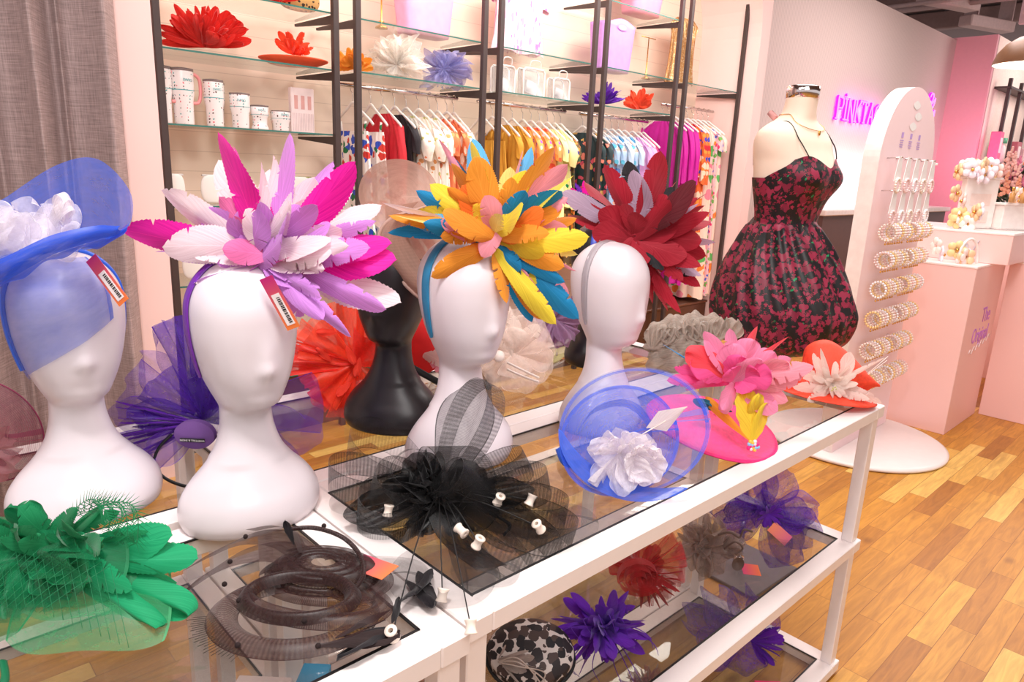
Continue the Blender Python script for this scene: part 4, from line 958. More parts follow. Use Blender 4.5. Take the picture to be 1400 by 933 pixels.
# ---------------------------------------------------------------- coral red hat at the table's end
cr_ = solid('coral_sinamay', (246, 74, 46), .65, bump=.5, scale=120, noise_amt=.06)
t = thing('coral_hat', 'coral red swooping brim hat with a cream feather flower at the table end', 'hat', (1.548, .140, 1.006), VR)
s = 1/440
def cbrim(u, q):
    a = 2*pi*u; rx = lerp(.0, .158, q)*(1+.06*cos(a)); ry = lerp(.0, .110, q)
    x = rx*cos(a); y = ry*sin(a); z = .032*(1-q)**1.0-.012*q+.02*q*q*cos(a*1.0-.2)*-1+.03*q*q*max(0, sin(a))
    return (x, y, z+.012)
o = MB().grid(80, 16, cbrim, cu=True).build('lower_brim', cr_, t); o.modifiers.new('t', 'SOLIDIFY').thickness = .003
ol = [(-150, 30), (-60, 26), (-26, 30), (-22, 60), (-8, 72), (20, 68), (60, 36), (72, 10), (40, -2), (0, -6), (-30, -2), (-70, 6), (-120, 14)]
def swoop(u, q):
    top = smooth([(-70, .02, 18), (-46, .02, 16), (-30, .01, 22), (-29, .0, 42), (-16, -.01, 52), (4, 0, 49), (34, .01, 30), (58, .02, 8)], 40)
    bot = smooth([(-64, -.0, 10), (-46, -.01, 2), (-28, -.02, -4), (-8, -.03, -6), (10, -.035, -8), (30, -.03, -6), (50, -.01, -4), (66, .02, 2)], 40)
    i = min(39, int(u*40)); f = u*40-i; a = top[i].lerp(top[i+1], f); b = bot[i].lerp(bot[i+1], f); p = a.lerp(b, q)
    return (p.x*s*1.12+.012, p.y-.05*sin(q*pi)+.02, p.z*s*1.22+.026)
o = MB().grid(60, 14, swoop).build('upturned_brim', cr_, t); o.modifiers.new('t', 'SOLIDIFY').thickness = .003
for k in range(22):
    a = k*360/11+random.uniform(-8, 8)
    feather(t, (0, -.055, .055), dirv(a, 20+30*(k // 11)), (0, -1, .0), (.074, .052)[k // 11], .026, F['X'], 'leaf', 'flower_petal')
bunch(t, [(-60, 12, 20, 'X', 5, 'fray'), (-52, -4, 20, 'X', 10, 'fray'), (-34, -20, 18, 'X', 20, 'fray'), (46, -16, 20, 'X', 10, 'fray'), (64, -26, 18, 'X', 5, 'fray'), (-30, 44, 16, 'X', 0, 'fray'), (-22, 52, 10, 'X', 0, 'slim'), (20, 44, 20, 'X', 0), (60, 34, 8, 'X', 0, 'fray')], s, F, (0, -.055, .05))
for k in range(2): MB().tube([(.09, -.02, .045), (.185, -.0, .12+.012*k)], .0009, 5).build('quill', ivs, t)
for k in range(6): MB().sphere((-.005+.006*cos(k), -.085, .045+.006*sin(k*1.7)), .002, 6).build('stamen', solid('stamen_green', (190, 200, 70), .5), t)

# ---------------------------------------------------------------- black crin headpiece with cotton reels
bk = tulle('black_crin', (20, 17, 20), .50, rib=84, ribamp=.22, glit=.03); bkd = tulle('black_crin_dense', (14, 12, 15), .82, rib=60, ribamp=.1); bkl = tulle('black_crin_light', (40, 34, 38), .26, rib=80, ribamp=.25)
spool_m = solid('reel_ivory', (244, 228, 214), .6, bump=.2)
t = thing('crin_headpiece', 'black crinoline loop headpiece with ivory cotton reels on wires, over the front table', 'headpiece', (.160, .282, 1.031), VR)
s = 1/706
def D(dx, dy, back=0): return Vector((dx, back, dy))
for k, (dx, dy, h, w, ph, tw, m_) in enumerate([(62, 150, 34, 60, -18, .3, 1), (-150, 30, 30, 46, 0, .4, 0), (-130, 60, 44, 50, -20, .2, 2), (-90, 20, 40, 60, 10, .5, 0), (30, 66, 50, 60, 5, .7, 0), (120, 55, 22, 40, -5, .3, 1), (150, 30, 26, 46, 0, .2, 0), (175, -10, 30, 50, 5, .3, 0), (185, -34, 28, 50, 10, .1, 1),
        (160, -62, 36, 50, 15, -.3, 1), (130, -80, 30, 40, 25, -.2, 0), (-60, 50, 40, 60, -10, .9, 0), (-100, -8, 44, 50, 25, .3, 1), (60, 30, 40, 60, 25, .6, 0)]):
    th = math.degrees(math.atan2(dy, dx)); LL = math.hypot(dx, dy)*s/cos(radians(ph))
    loop(t, (0, 0, 0), dirv(th, ph), (.4*sin(k), -.55, .8), LL, h*s, w*s, (bkl, bk, bkd)[1 if m_ == 0 else (0 if m_ == 2 else 1)], twist=tw, flare=.5)
# broad fans of crin
for k, (dx, dy, w, ph, m_) in enumerate([(50, 155, 110, -20, 0), (-120, -10, 70, 20, 1), (150, -40, 90, 12, 0), (-40, 60, 80, 0, 1), (60, 50, 80, 10, 1), (130, 22, 60, 5, 1), (-70, 28, 60, 20, 1), (90, -84, 70, 45, 0), (-10, -110, 150, 55, 2), (40, 20, 80, 35, 1), (-30, 10, 80, 40, 1)]):
    th = math.degrees(math.atan2(dy, dx)); LL = math.hypot(dx, dy)*s/cos(radians(ph))
    fan(t, (0, 0, 0), dirv(th, ph), (random.uniform(-.3, .3), -.8, .5), LL, w*s, (bk, bkd, bkl)[m_], 'crin_fan', ruffle=.05, curl=.05, seed=k+500, nr=2)
for cx, cy, a_, b_, z_ in ((-.075, -.215, .085, .075, -.043), (.03, -.20, .09, .10, -.040), (.20, -.02, .11, .09, -.030), (-.13, .03, .09, .07, -.030), (.10, -.17, .06, .06, -.045)):
    MB().grid(48, 8, lambda u, q, cx=cx, cy=cy, a_=a_, b_=b_, z_=z_: (cx+a_*q*cos(2*pi*u), cy+b_*q*sin(2*pi*u), z_+.012*sin(pi*q)+.004*sin(6*pi*u)*q), cu=True).build('crin_disc', bkl, t)
# the big downward tube on the left, curling back
strip(t, [(0, -.03, -.01), (-.04, -.05, -.045), (-.09, -.06, -.060), (-.135, -.05, -.050), (-.152, -.03, -.022), (-.145, -.02, -.005)], .045, bkd, 'crin_roll', up=(.15, -.35, 1))
strip(t, [(-.0, -.02, .0), (.03, -.07, -.035), (.07, -.12, -.045), (.11, -.16, -.048)], .055, bkd, 'crin_tail', up=(1, 0, .2))
for k in range(26):
    a = random.uniform(20, 160) if k % 2 else random.uniform(0, 360)
    fan(t, (0, 0, 0), dirv(a, random.uniform(0, 60)), (random.uniform(-1, 1), -1, random.uniform(-1, 1)), random.uniform(.05, .085), .07, bkd, 'crin_knot', ruffle=.3, curl=.3, seed=k+540)
for k, e in enumerate([(-.086, -.02, -.011), (.117, .003, .009), (.177, .018, .004), (.191, -.056, -.011), (.054, -.12, -.001), (.085, -.14, -.011), (.036, -.256, -.039), (.086, -.331, -.039), (-.026, -.354, -.040)]):
    e = Vector(e)+(Vector((0, -.045, .012)) if k < 4 else Vector((0, -.01, .004)))
    MB().tube(smooth([(0, 0, .015), (e.x*.5, e.y*.5-.01, max(e.z*.3, 0)+.02), tuple(e)], 20), .0011, 6).build('wire_stem', blackcloth, t)
    b = MB().lathe([(.004, -.0105), (.0095, -.0105), (.0095, -.0085), (.0078, -.0055), (.0072, 0), (.0078, .0055), (.0095, .0085), (.0095, .0105), (.004, .0105)], 18, cap=False)
    b.grid(18, 1, lambda u, q: Vector((.004*cos(2*pi*u), .004*sin(2*pi*u), -.0105+.021*q)), cu=True)
    o = b.build('cotton_reel', spool_m, t, loc=e, rot=(random.uniform(-.6, .6)+(.9 if k in (1, 4) else 0), random.uniform(-.5, .5), k))
for k, (x, y, z, dx, dy, l, w) in enumerate([(.011, -.19, -.036, -.2, -.95, .085, .034), (-.012, -.20, -.036, .3, -.8, .085, .034), (-.03, -.22, -.040, .55, -.7, .095, .03), (.012, -.23, -.034, -.5, -.8, .08, .03), (-.028, -.345, -.036, -.55, -.75, .10, .038), (-.034, -.350, -.034, -.9, -.5, .07, .02), (-.03, -.345, -.032, .1, .9, .05, .018)]):
    feather(t, (x, y, z), (dx, dy, .12), (.3*(-1)**k, 0, 1), l, w, F['N'], ('petal', 'leaf')[k % 2], 'black_feather', v=k % 6)
headb = MB().tube(smooth([(.10, -.02, -.02), (.125, -.03, -.025), (.14, -.03, -.04), (.13, -.05, -.045)], 14), .007, 8, flat=.4).build('headband', blackcloth, t)

# ---------------------------------------------------------------- brown crin rose headpiece
br_ = tulle('brown_crin', (66, 34, 32), .70, rib=110, ribamp=.16, glit=.05); brd = tulle('brown_crin_dense', (56, 28, 26), .88, rib=60, ribamp=.08, glit=.04)
t = thing('crin_rose_headpiece', 'dark brown crinoline rose with swirling loops and tiny pompoms on the front left table', 'headpiece', (-.150, .225, 1.000), VR)
s = 1/857
def coil(r0, r1, turns, cx, cy, z0, z1, bw, tilt, ph=0, sx=1.25, sy=.95, ax=14):
    Rm = Matrix.Rotation(radians(ax), 3, 'X')
    def fn(u, q):
        a = q*2*pi*turns+ph; r = lerp(r0, r1, q**.9)+bw*u*cos(tilt); z = lerp(z0, z1, q)-bw*u*sin(tilt)+.006*sin(u*pi)
        return Rm @ Vector((r*cos(a)*sx, r*sin(a)*sy, z))+Vector((cx, cy, 0))
    return fn
MB().grid(8, 180, coil(.004, .046, 3.4, .023, .022, .034, .026, .026, .25, 0, 1.3, .66)).build('rose', brd, t)
MB().grid(8, 90, coil(.046, .056, 1.2, .022, .018, .014, .006, .022, .2, 2.0, 1.3, .66)).build('rose_petal', brd, t)
MB().grid(8, 70, coil(.054, .060, .55, .030, .010, .006, .002, .026, .1, 3.4, 1.3, .66)).build('rose_petal', br_, t)
MB().tube(smooth([(-.045, .055, .062), (.0, .060, .064), (.05, .045, .058), (.085, .015, .045), (.098, -.02, .03), (.085, -.05, .018)], 40), .0038, 8).build('rolled_edge', brd, t)
def ring(cx, cy, a, b, rot, W_, z0, m_, a0=0, a1=360, zt=.0, arch=.014, in_=.75):
    c, s_ = cos(radians(rot)), sin(radians(rot))
    def fn(u, q):
        th = radians(lerp(a0, a1, q)); w = W_*(1 if a1-a0 >= 360 else in_+(1-in_)*sin(q*pi))
        x = (a-w*u)*cos(th); y = (b-w*u*.95)*sin(th)
        return (cx+x*c-y*s_, cy+x*s_+y*c, z0+arch*sin(u*pi)+zt*sin(th+1))
    return MB().grid(8, 90, fn).build('crin_loop', m_, t)
ring(.006, -.076, .128, .098, -4, .046, -.004, br_, -215, 165, zt=.003)
ring(.010, -.058, .094, .064, -4, .026, .012, brd, zt=.003)
ring(.030, -.050, .125, .070, -12, .040, .006, br_, -150, 30)
strip(t, [(.0, .02, .03), (-.06, .04, .03), (-.12, .03, .02), (-.165, -.005, .0), (-.18, -.03, -.004)], .055, br_, 'crin_band', up=(.35, 1, .15))
strip(t, [(-.01, .03, .035), (-.06, .075, .032), (-.12, .095, .02), (-.17, .085, .0), (-.2, .05, -.006)], .050, br_, 'crin_band', up=(.5, 1, .1))
strip(t, [(-.01, .03, .035), (-.04, .08, .042), (-.08, .11, .036), (-.13, .12, .02)], .04, br_, 'crin_band', up=(.1, .8, -.5))
for (x, y, z) in [(-.126, .02, .020), (-.115, -.03, .012), (-.075, -.075, .016), (.035, -.118, .018), (-.045, -.158, .004), (.065, -.155, .006), (-.125, .085, .028), (.012, .075, .06)]:
    MB().sphere((x, y, z), .0042, 10).build('pompom', solid('brown_pompom', (34, 18, 18), .9, bump=1), t)
for k in range(24):
    q = -2.95+k*.045; p0 = Vector((.006+.124*cos(q), -.076+.094*sin(q), .0)); MB().tube([p0, p0+Vector((cos(q), sin(q), 0))*random.uniform(.015, .028)], .00035, 4).build('quill_barb', blackcloth, t)
FBR = feathermat('feather_brown', (44, 22, 22))
feather(t, (.060, -.155, .006), Vector((1, .42, .0)), (0, 0, 1), .12, .042, FBR, 'petal', 'brown_feather')
feather(t, (.085, -.14, .008), Vector((.8, .9, .1)), (0, 0, 1), .10, .02, FBR, 'slim', 'brown_feather')
feather(t, (-.018, .01, .06), Vector((-.3, -.1, 1)), (0, -1, 0), .045, .016, F['N'], 'petal', 'leaf')
tg = price_tag(t, (.105, .020, .022), (-1, .5, .0), (0, 0, 1), .045, .07, sticker=False)

# ---------------------------------------------------------------- green feather headpiece
gn = tulle('green_net', (30, 160, 104), .52, glit=.03); gn2 = tulle('green_net_pale', (80, 190, 130), .50)
t = thing('feather_headpiece', 'emerald green feather headpiece with net veil on the front left table', 'headpiece', (-.452, .420, 1.078), VR)
s = 1/900
bunch(t, [(60, 72, 30, 'E', 0, 'fray'), (100, 64, 26, 'E', 5, 'fray'), (40, 66, 40, 'E', 10, 'fray'), (82, 76, 14, 'E', 0, 'slim'), (-40, 60, 60, 'E', 15, 'petal'), (-10, 70, 50, 'E', 10, 'petal'), (60, 20, 60, 'E', 20, 'petal'), (90, 34, 44, 'E', 15, 'petal'),
          (150, 10, 50, 'E2', 5, 'leaf'), (185, 2, 46, 'E2', 5, 'blunt'), (170, -20, 44, 'E2', 8, 'leaf'), (168, -48, 46, 'E2', 18, 'petal'), (184, -58, 52, 'E2', 12, 'petal'), (120, -20, 50, 'E2', 20, 'fray'), (-70, 30, 60, 'E', 20, 'petal'), (-60, -4, 70, 'E', 30, 'petal'),
          (20, 10, 70, 'E', 45, 'petal'), (50, -10, 60, 'E', 45, 'petal'), (-20, -10, 70, 'E', 50, 'petal'), (80, -4, 60, 'E', 35, 'petal'), (10, 44, 60, 'E', 30, 'petal'), (-90, 14, 50, 'E', 10, 'petal'), (-20, 44, 60, 'E', 25, 'petal'), (120, 40, 24, 'E', 0, 'fray'), (-80, 60, 40, 'E', 0, 'fray')], s, F, (-.0, 0, .0))
for k in range(4):   # curled plumes
    P_ = smooth([(.02, 0, .05), (.06+.015*k, .0, .085), (.085+.018*k, -.01, .09-.004*k), (.105+.012*k, -.02, .07-.012*k), (.10+.01*k, -.02, .045)], 30)
    mb = MB()
    for j in range(2, 30):
        d = (P_[min(30, j+1)]-P_[j-1]).normalized(); sd = d.cross(Vector((0, -1, 0)))
        for e in (-1, 1):
            q = P_[j]; l = .018*sin(pi*j/31)+.003
            mb.add([q-d*.0011, q+d*.0011, q+sd*e*l+d*l*.9+Vector((0, -.003*e, 0))], [(0, 1, 2)], [(0, 0), (1, 0), (.5, 1)])
    mb.tube(P_, .0006, 4); mb.build('curled_plume', F['E'], t)
def panel(pts, nm, m_, wav=.006):
    a, b, c, d = [Vector(p) for p in pts]
    return MB().grid(24, 24, lambda u, q: a.lerp(b, u).lerp(d.lerp(c, u), q*(1-.22*(2*abs(u-.5))**3))+(b-a)*(.12*sin(q*pi)*(u-.5))+Vector((0, 0, wav*sin(u*7+q*4)+.02*sin(q*pi)*sin(u*pi)))).build(nm, m_, t)
panel([(-.02, .0, .0), (.15, .03, -.02), (.175, -.021, -.083), (-.0, -.09, -.055)], 'net_veil', gn)
panel([(.0, -.02, -.03), (.16, .01, -.05), (.208, -.096, -.088), (-.013, -.115, -.088)], 'net_veil', gn2)
panel([(-.14, .0, -.0), (.02, -.0, .01), (.0, -.11, -.086), (-.17, -.10, -.086)], 'net_veil', gn)
panel([(-.14, .04, .03), (.10, .02, .02), (.12, -.06, -.05), (-.12, -.08, -.05)], 'net_veil', gn)
for k in range(16):
    a_ = random.uniform(150, 390); fan(t, (random.uniform(-.05, .03), -.02, .01), dirv(a_, random.uniform(20, 60)), (random.uniform(-.4, .4), -.7, .7), random.uniform(.06, .10), .09, gn, 'net_gather', ruffle=.2, curl=.2, seed=k+700)
for k in range(12): feather(t, (random.uniform(-.06, .05), -.01, .02), dirv(random.uniform(20, 170), random.uniform(10, 50)), (0, -1, .4), random.uniform(.07, .11), .05, F['E'], 'fray')
# diamond veiling
mb = MB()
for k in range(16):
    for sg in (-1, 1):
        pts = []
        for j in range(9):
            q = j/8; u = k/16+sg*q*.3
            pts.append((lerp(-.06, .13, u), -.05-.07*q+.0*sin(u*9), .008-.05*q+.03*sin(u*pi)))
        mb.tube(pts, .0004, 3)
mb.build('diamond_veiling', solid('green_thread', (16, 120, 76), .6), t)
MB().tube(smooth([(.02, -.14, -.075), (.04, -.17, -.085), (.035, -.22, -.088), (-.02, -.27, -.088), (-.08, -.29, -.088)], 40), .006, 8, flat=.5).build('headband', solid('green_satin', (20, 110, 72), .4), t)

# ---------------------------------------------------------------- pieces on the middle shelf
# leopard pillbox
leo = pattern('leopard', (208, 196, 190), [(40, 32, 34), (24, 20, 24), (70, 52, 48)], 44, .62, .6, rand=.75)
t = thing('pillbox_hat', 'leopard print pillbox hat with taupe feathers on the middle shelf', 'hat', (.430, .270, ZM_+.04), VR)
def pill(u, q):
    a = 2*pi*u; r = .092*min(1, q*1.25)**.8 if q < .8 else .092; z = .045-.03*max(0, q*1.25)**3 if q < .8 else lerp(.015, -.02, (q-.8)/.2)
    p = Vector((r*cos(a)*1.1, r*sin(a)*.85, z)); return Matrix.Rotation(radians(28), 3, 'X') @ p
MB().grid(64, 24, pill, cu=True).build('crown', leo, t)
MB().tube([Matrix.Rotation(radians(28), 3, 'X') @ Vector((.103*cos(k*pi/30), .080*sin(k*pi/30), -.018)) for k in range(60)], .005, 8, closed=True).build('binding', blackcloth, t)
for k, a in enumerate((80, 50, 30, 8, -20, -50)): feather(t, (-.075, -.05, .02), Vector((cos(radians(a)), -.5, sin(radians(a))*.7+.1)), (0, -1, .6), (.09, .11, .10, .12, .07, .09)[k], (.006, .006, .03, .006, .03, .008)[k], F['U'], ('slim', 'slim', 'leaf', 'slim', 'leaf', 'slim')[k])
for k in range(3): MB().tube(smooth([(-.075, -.06, .02), (-.03, -.09, .035+.01*k), (.03, -.09, .02-.02*k), (.01*k, -.10, -.03)], 24), .0016, 6).build('curled_quill', solid('taupe_quill', (190, 172, 162), .5), t)
MB().tube(smooth([(.05, -.07, -.04), (.07, -.09, -.05), (.08, -.085, -.03)], 10), .006, 6, flat=.4).build('elastic_loop', blackcloth, t)
def spray(name, label, cat, loc, mat, n, l0, l1, w, kinds, s=1, extra=None, up=.3):
    t = thing(name, label, cat, loc, VR)
    for k in range(n):
        a = k*137.5; ph = random.uniform(-5, 75)
        d = dirv(a, ph); d.z += up
        feather(t, (0, 0, .0), d, (random.uniform(-.5, .5), -1, .4), random.uniform(l0, l1), w*random.uniform(.7, 1.3), mat, random.choice(kinds))
    return t
t = spray('feather_headpiece', 'violet spiky feather headpiece with curling quills on the middle shelf beside the leopard hat', 'headpiece', (.622, .215, ZM_+.055), F['V'], 60, .07, .135, .034, ('leaf', 'fray', 'slim', 'leaf'), up=.25)
for k in range(14):
    a = random.uniform(0, 2*pi); d = Vector((cos(a), -.4, sin(a)*.6)); p = d*.06
    MB().tube(smooth([(0, 0, 0), tuple(p*1.2), tuple(p*2+Vector((0, -.01, -.02*abs(cos(a))))), tuple(p*1.9+Vector((.02, -.02, -.045)))], 20), lambda q: .002*(1-q*.7), 5).build('curled_quill', F['V'], t)
rr_ = tulle('red_crin_rose', (186, 34, 40), .80, rib=20, ribamp=.1); rr2 = tulle('red_tulle', (196, 40, 46), .50)
t = thing('crin_rose_headpiece', 'red net rose headpiece on the middle shelf behind the violet feathers', 'headpiece', (.890, .280, ZM_+.065), VR)
def rose(u, q):
    a = q*2*pi*4; r = lerp(.004, .066, q**1.1); z = (u-.5)*.03
    return (r*cos(a)-.025, -.055-z*1.0+.03*q, r*sin(a)*.9+.005)
MB().grid(5, 160, rose).build('rose', rr_, t)
for k in range(9): fan(t, (-.02, .02, 0), dirv(k*40, -10), (0, -1, 0), .085, .08, rr_, 'rose_petal', ruffle=.1, seed=k+800)
for k in range(8): fan(t, (0, .03, 0), dirv(-80+k*20, 5), (0, -1, .2), .12, .07, rr2, 'tulle_fan', ruffle=.2, rounded=False, seed=k+820)
for k in range(8): feather(t, (0, .02, -.02), dirv(-90+k*14, 10), (0, -1, 0), .11, .01, feathermat('feather_brick', (170, 30, 36)), 'slim')
tp = tulle('taupe_net', (172, 150, 140), .55, glit=.02)
t = thing('net_headpiece', 'taupe net flower headpiece with brown curls and an orange tag on the middle shelf', 'headpiece', (1.165, .275, ZM_+.055), VR)
for k in range(24): fan(t, (random.uniform(-.03, .05), 0, random.uniform(-.02, .03)), dirv(k*31, random.uniform(0, 45)), (random.uniform(-.5, .5), -1, .2), random.uniform(.06, .11), .09, tp, 'net_petal', ruffle=.3, curl=.3, seed=k+900)
tpd = solid('brown_cord', (92, 72, 64), .6)
MB().tube(smooth([(.03, -.05, .06), (.06, -.06, .075), (.09, -.06, .06), (.10, -.06, .085), (.125, -.06, .08)], 30), .0035, 6).build('cord_curl', tpd, t)
MB().tube(smooth([(.05, -.06, .02), (.075, -.07, .05), (.10, -.07, .03), (.08, -.07, .01)], 30), .003, 6).build('cord_curl', tpd, t)
MB().grid(20, 8, lambda u, q: (.085+.018*q*cos(2*pi*u), -.08-.01*q, -.01+.022*q*sin(2*pi*u)), cu=True).build('bud', tpd, t)
price_tag(t, (.13, -.075, -.035), (-1, -.2, .2), (-.2, -.6, 1), .035, .06, sticker=False)
pn = tulle('violet_net', (96, 36, 176), .58, glit=.03)
t = thing('netting_headpiece', 'violet net flower headpiece with a pink tag at the right end of the middle shelf', 'headpiece', (1.520, .25, ZM_+.06), VR)
for k, (dx, dy, w, ph) in enumerate([(-70, 10, 50, 5), (-50, -20, 60, 15), (-30, 30, 50, -5), (0, 48, 50, 0), (20, 50, 50, 0), (60, 10, 50, 10), (66, -30, 60, 10), (20, -60, 60, 35), (44, -50, 60, 30), (-60, -10, 50, 20), (50, 0, 50, 20), (10, 20, 50, 30), (-20, 10, 50, 40)]):
    fan(t, (0, 0, 0), dirv(math.degrees(math.atan2(dy, dx)), ph), (random.uniform(-.4, .4), -1, .3), math.hypot(dx, dy)/400*1.15, w/300, pn, 'net_petal', ruffle=.15, curl=.2, seed=k+950)
for k in range(9): feather(t, (0, -.02, 0), dirv(k*40, 35), (0, -1, 0), .05, .02, F['V'], 'petal', 'petal')
price_tag(t, (.03, -.06, -.05), (.7, -.5, -.5), (-.3, -.7, .7), .04, .07, sticker=False)
t = thing('netting_headpiece', 'violet net and feather headpiece on the bottom shelf near its right end', 'headpiece', (1.44, .235, ZL_+.09), VR)
for k, (dx, dy, w, ph) in enumerate([(-60, 20, 50, 5), (-40, 44, 50, 5), (0, 50, 40, 0), (30, 34, 50, 0), (-50, -20, 60, 20), (0, -40, 60, 30), (-30, 10, 50, 30)]):
    fan(t, (0, 0, 0), dirv(math.degrees(math.atan2(dy, dx)), ph), (random.uniform(-.4, .4), -1, .3), math.hypot(dx, dy)/380*1.25, w/280, pn, 'net_petal', ruffle=.2, curl=.2, seed=k+980)
for k in range(16): feather(t, (.03, -.0, -.02), dirv(-60+k*9, random.uniform(0, 30)), (0, -1, 0), .11, .028, F['V'], ('blunt', 'fray')[k % 2])
t = thing('netting_headpiece', 'dusty rose feather and wire headpiece at the front of the bottom shelf', 'headpiece', (1.02, .33, ZL_+.05), VR)
for k in range(10): fan(t, (0, 0, 0), dirv(k*36, 35), (0, -1, .3), .10, .09, mv, 'net_petal', ruffle=.2, seed=k+990)
for k in range(8): feather(t, (0, -.02, .02), dirv(20+k*18, 20), (0, -1, 0), .09, .012, F['U'], 'fray')
t = thing('price_card', 'pink price card with barcode sticker on the bottom shelf', 'tag', (1.365, .086, ZL_+.012), VR)
MB().box((0, 0, 0), (.085, .055, .012), bev=.001).build('card', solid('card_magenta', (230, 50, 110), .5), t, smooth=False)
b = MB().box((0, 0, .0065), (.05, .035, .0006)); st = b.build('barcode_sticker', paper, t, smooth=False)
b = MB(); [b.box((-.018+k*.0035, 0, .0072), (.0015, .018, .0004)) for k in range(11)]; b.build('barcode', ink, st, smooth=False)
t = thing('feather_headpiece', 'dark green net headpiece lying on the middle shelf of the front left table', 'headpiece', (-.13, .20, ZM_+.03), VR)
for k in range(10): fan(t, (0, 0, 0), dirv(k*40, 50), (0, -.5, 1), .10, .09, tulle('bottle_green_net', (40, 70, 50), .7), 'net_petal', ruffle=.2, seed=k+1010)
for k, (nm, c, x, y, w, h) in enumerate([('taupe shoe box', (150, 130, 124), -.35, .30, .16, .11), ('turquoise gift box', (20, 150, 200), -.06, .40, .05, .13), ('pale pink gift box', (226, 200, 196), -.16, .42, .10, .14)]):
    t = thing('gift_box', nm+' on the middle shelf seen through the front left glass top', 'box', (x, y, ZM_), VR)
    mt = solid('box_'+str(k), c, .6)
    MB().box((0, 0, h/2), (w, .10, h), bev=.002).build('body', mt, t, smooth=False); MB().box((0, 0, h+.004), (w+.006, .106, .02), bev=.002).build('lid', mt, t, smooth=False)

# ---------------------------------------------------------------- dress form
skin = solid('form_linen', (250, 226, 204), .7, noise_amt=.015)
t = thing('dress_form', 'cream dress form on a steel stand at the right end of the tables', 'dress form', (2.040, .577, 0), radians(-92))
TOR = [(1.30, .13, .11, .11, 0), (1.40, .13, .11, .10, 0), (1.50, .128, .105, .09, 0), (1.56, .142, .120, .095, 0), (1.63, .165, .145, .105, 0), (1.68, .175, .150, .11, 0), (1.72, .182, .135, .115, 0), (1.76, .196, .115, .115, 0), (1.795, .200, .100, .11, 0),
       (1.82, .190, .085, .10, 0), (1.845, .150, .072, .085, 0), (1.865, .098, .060, .072, 0), (1.885, .070, .056, .062, .004), (1.91, .060, .054, .057, .006), (1.945, .057, .054, .055, .008)]
def tor(u, z, off=0.0):
    ry, rf, rb, cx = prof(TOR, z); a = 2*pi*u; c, s_ = cos(a), sin(a); k = (abs(c)**2.2+abs(s_)**2.2)**(-1/2.2)
    bust = .026*(math.exp(-((abs((a+pi) % (2*pi)-pi)-.62)/.42)**2-((z-1.655)/.05)**2))
    return Vector((cx+((rf if c > 0 else rb)*k+bust+off)*c, (ry*k+bust*.5+off)*s_, z))
mb = MB().grid(64, 60, lambda u, q: tor(u, lerp(1.32, 1.945, q)), cu=True)
mb.build('torso', skin, t)
MB().lathe([(.054, 1.944), (.059, 1.946), (.059, 1.985), (.054, 1.989), (.0, 1.989)], 40, (.008, 0, 0)).build('neck_cap', chrome, t)
MB().tube([(0, 0, .01), (0, 0, 1.34)], .013, 16).build('pole', chrome, t)
MB().box((.0, 0, .008), (.36, .36, .014), bev=.003).build('base_plate', solid('steel_plate', (120, 112, 116), .35, .6), t, smooth=False)
MB().tube([(.0, -.004, .012), (.0, .0, .05)], .022, 16).build('collar', chrome, t)
flo = petals('floral_jacquard')
d_ = thing('party_dress', 'black strappy dress woven with crimson flowers and green glints, on the cream form', 'dress', (2.040, .577, 0), radians(-92))
def bod_top(a):   # a: azimuth, 0 = front
    f = (a+pi) % (2*pi)-pi
    g = 1.715+.022*math.exp(-((abs(f)-.55)/.33)**2)-.018*math.exp(-(f/.25)**2)
    return g if abs(f) < .9 else lerp(g, 1.655, min(1, (abs(f)-.9)/.7))
def bod(u, q):
    a = 2*pi*u; return tor(u, lerp(1.49, bod_top(a), q), .006+.0015*sin(a*24)*(1-q))
MB().grid(140, 30, bod, cu=True).build('bodice', flo, d_)
SK = [(1.0, .19), (.985, .17), (1.02, .235), (1.07, .268), (1.14, .285), (1.22, .272), (1.32, .238), (1.42, .185), (1.47, .15), (1.50, .122)]
def skirt(u, q):
    a = 2*pi*u; z = lerp(1.0, 1.505, q)
    r = prof([(1.0, .175), (1.03, .226), (1.08, .254), (1.15, .266), (1.23, .250), (1.32, .216), (1.42, .166), (1.47, .136), (1.505, .112)], z)[0]
    fold = .5+.5*sin(a*7+1.2*sin(a*2)); r += (.022*fold-.011)*min(1, (1.505-z)/.10)*(1 if z > 1.05 else (z-.96)/.09)+.006*sin(a*21+z*20)*(z < 1.48)
    ky = 1.10; k_ = min(1, (1.505-z)/.35); return Vector((r*cos(a)*.98+.028*k_, r*sin(a)*ky+.032*k_, z+.006*sin(a*9)*(1-q)))
MB().grid(200, 50, skirt, cu=True).build('skirt', flo, d_)
def hem(u, q):
    a = 2*pi*u; p = skirt(u, 0); k = lerp(1, .5, q); return Vector(((p.x-.028)*k+.028, (p.y-.032)*k+.032, p.z-.012*sin(q*pi)+.03*q))
MB().grid(120, 6, hem, cu=True).build('tucked_hem', flo, d_)
for sgn in (-1, 1):
    P_ = smooth([(tor(.09*sgn % 1, 1.735, .008)), (tor(.105*sgn % 1, 1.79, .006)), Vector((.02, .115*sgn, 1.846+.01)), (tor(.425*sgn % 1, 1.81, .006)), (tor(.43*sgn % 1, 1.70, .006))], 30)
    MB().tube(P_, .0035, 8, flat=.5).build('strap', blackcloth, d_)
nk = thing('necklace', 'fine gold chain necklace with small pendant round the form neck', 'necklace', (2.040, .577, 0), radians(-92))
gold = solid('gold', (226, 176, 96), .25, 1)
P_ = []
for k in range(40):
    a = 2*pi*k/40; f = cos(a); P_.append(tor(k/40, 1.885-.055*max(0, f)**1.5 if f > 0 else 1.885, .004))
MB().tube(P_, .0012, 6, closed=True).build('chain', gold, nk)
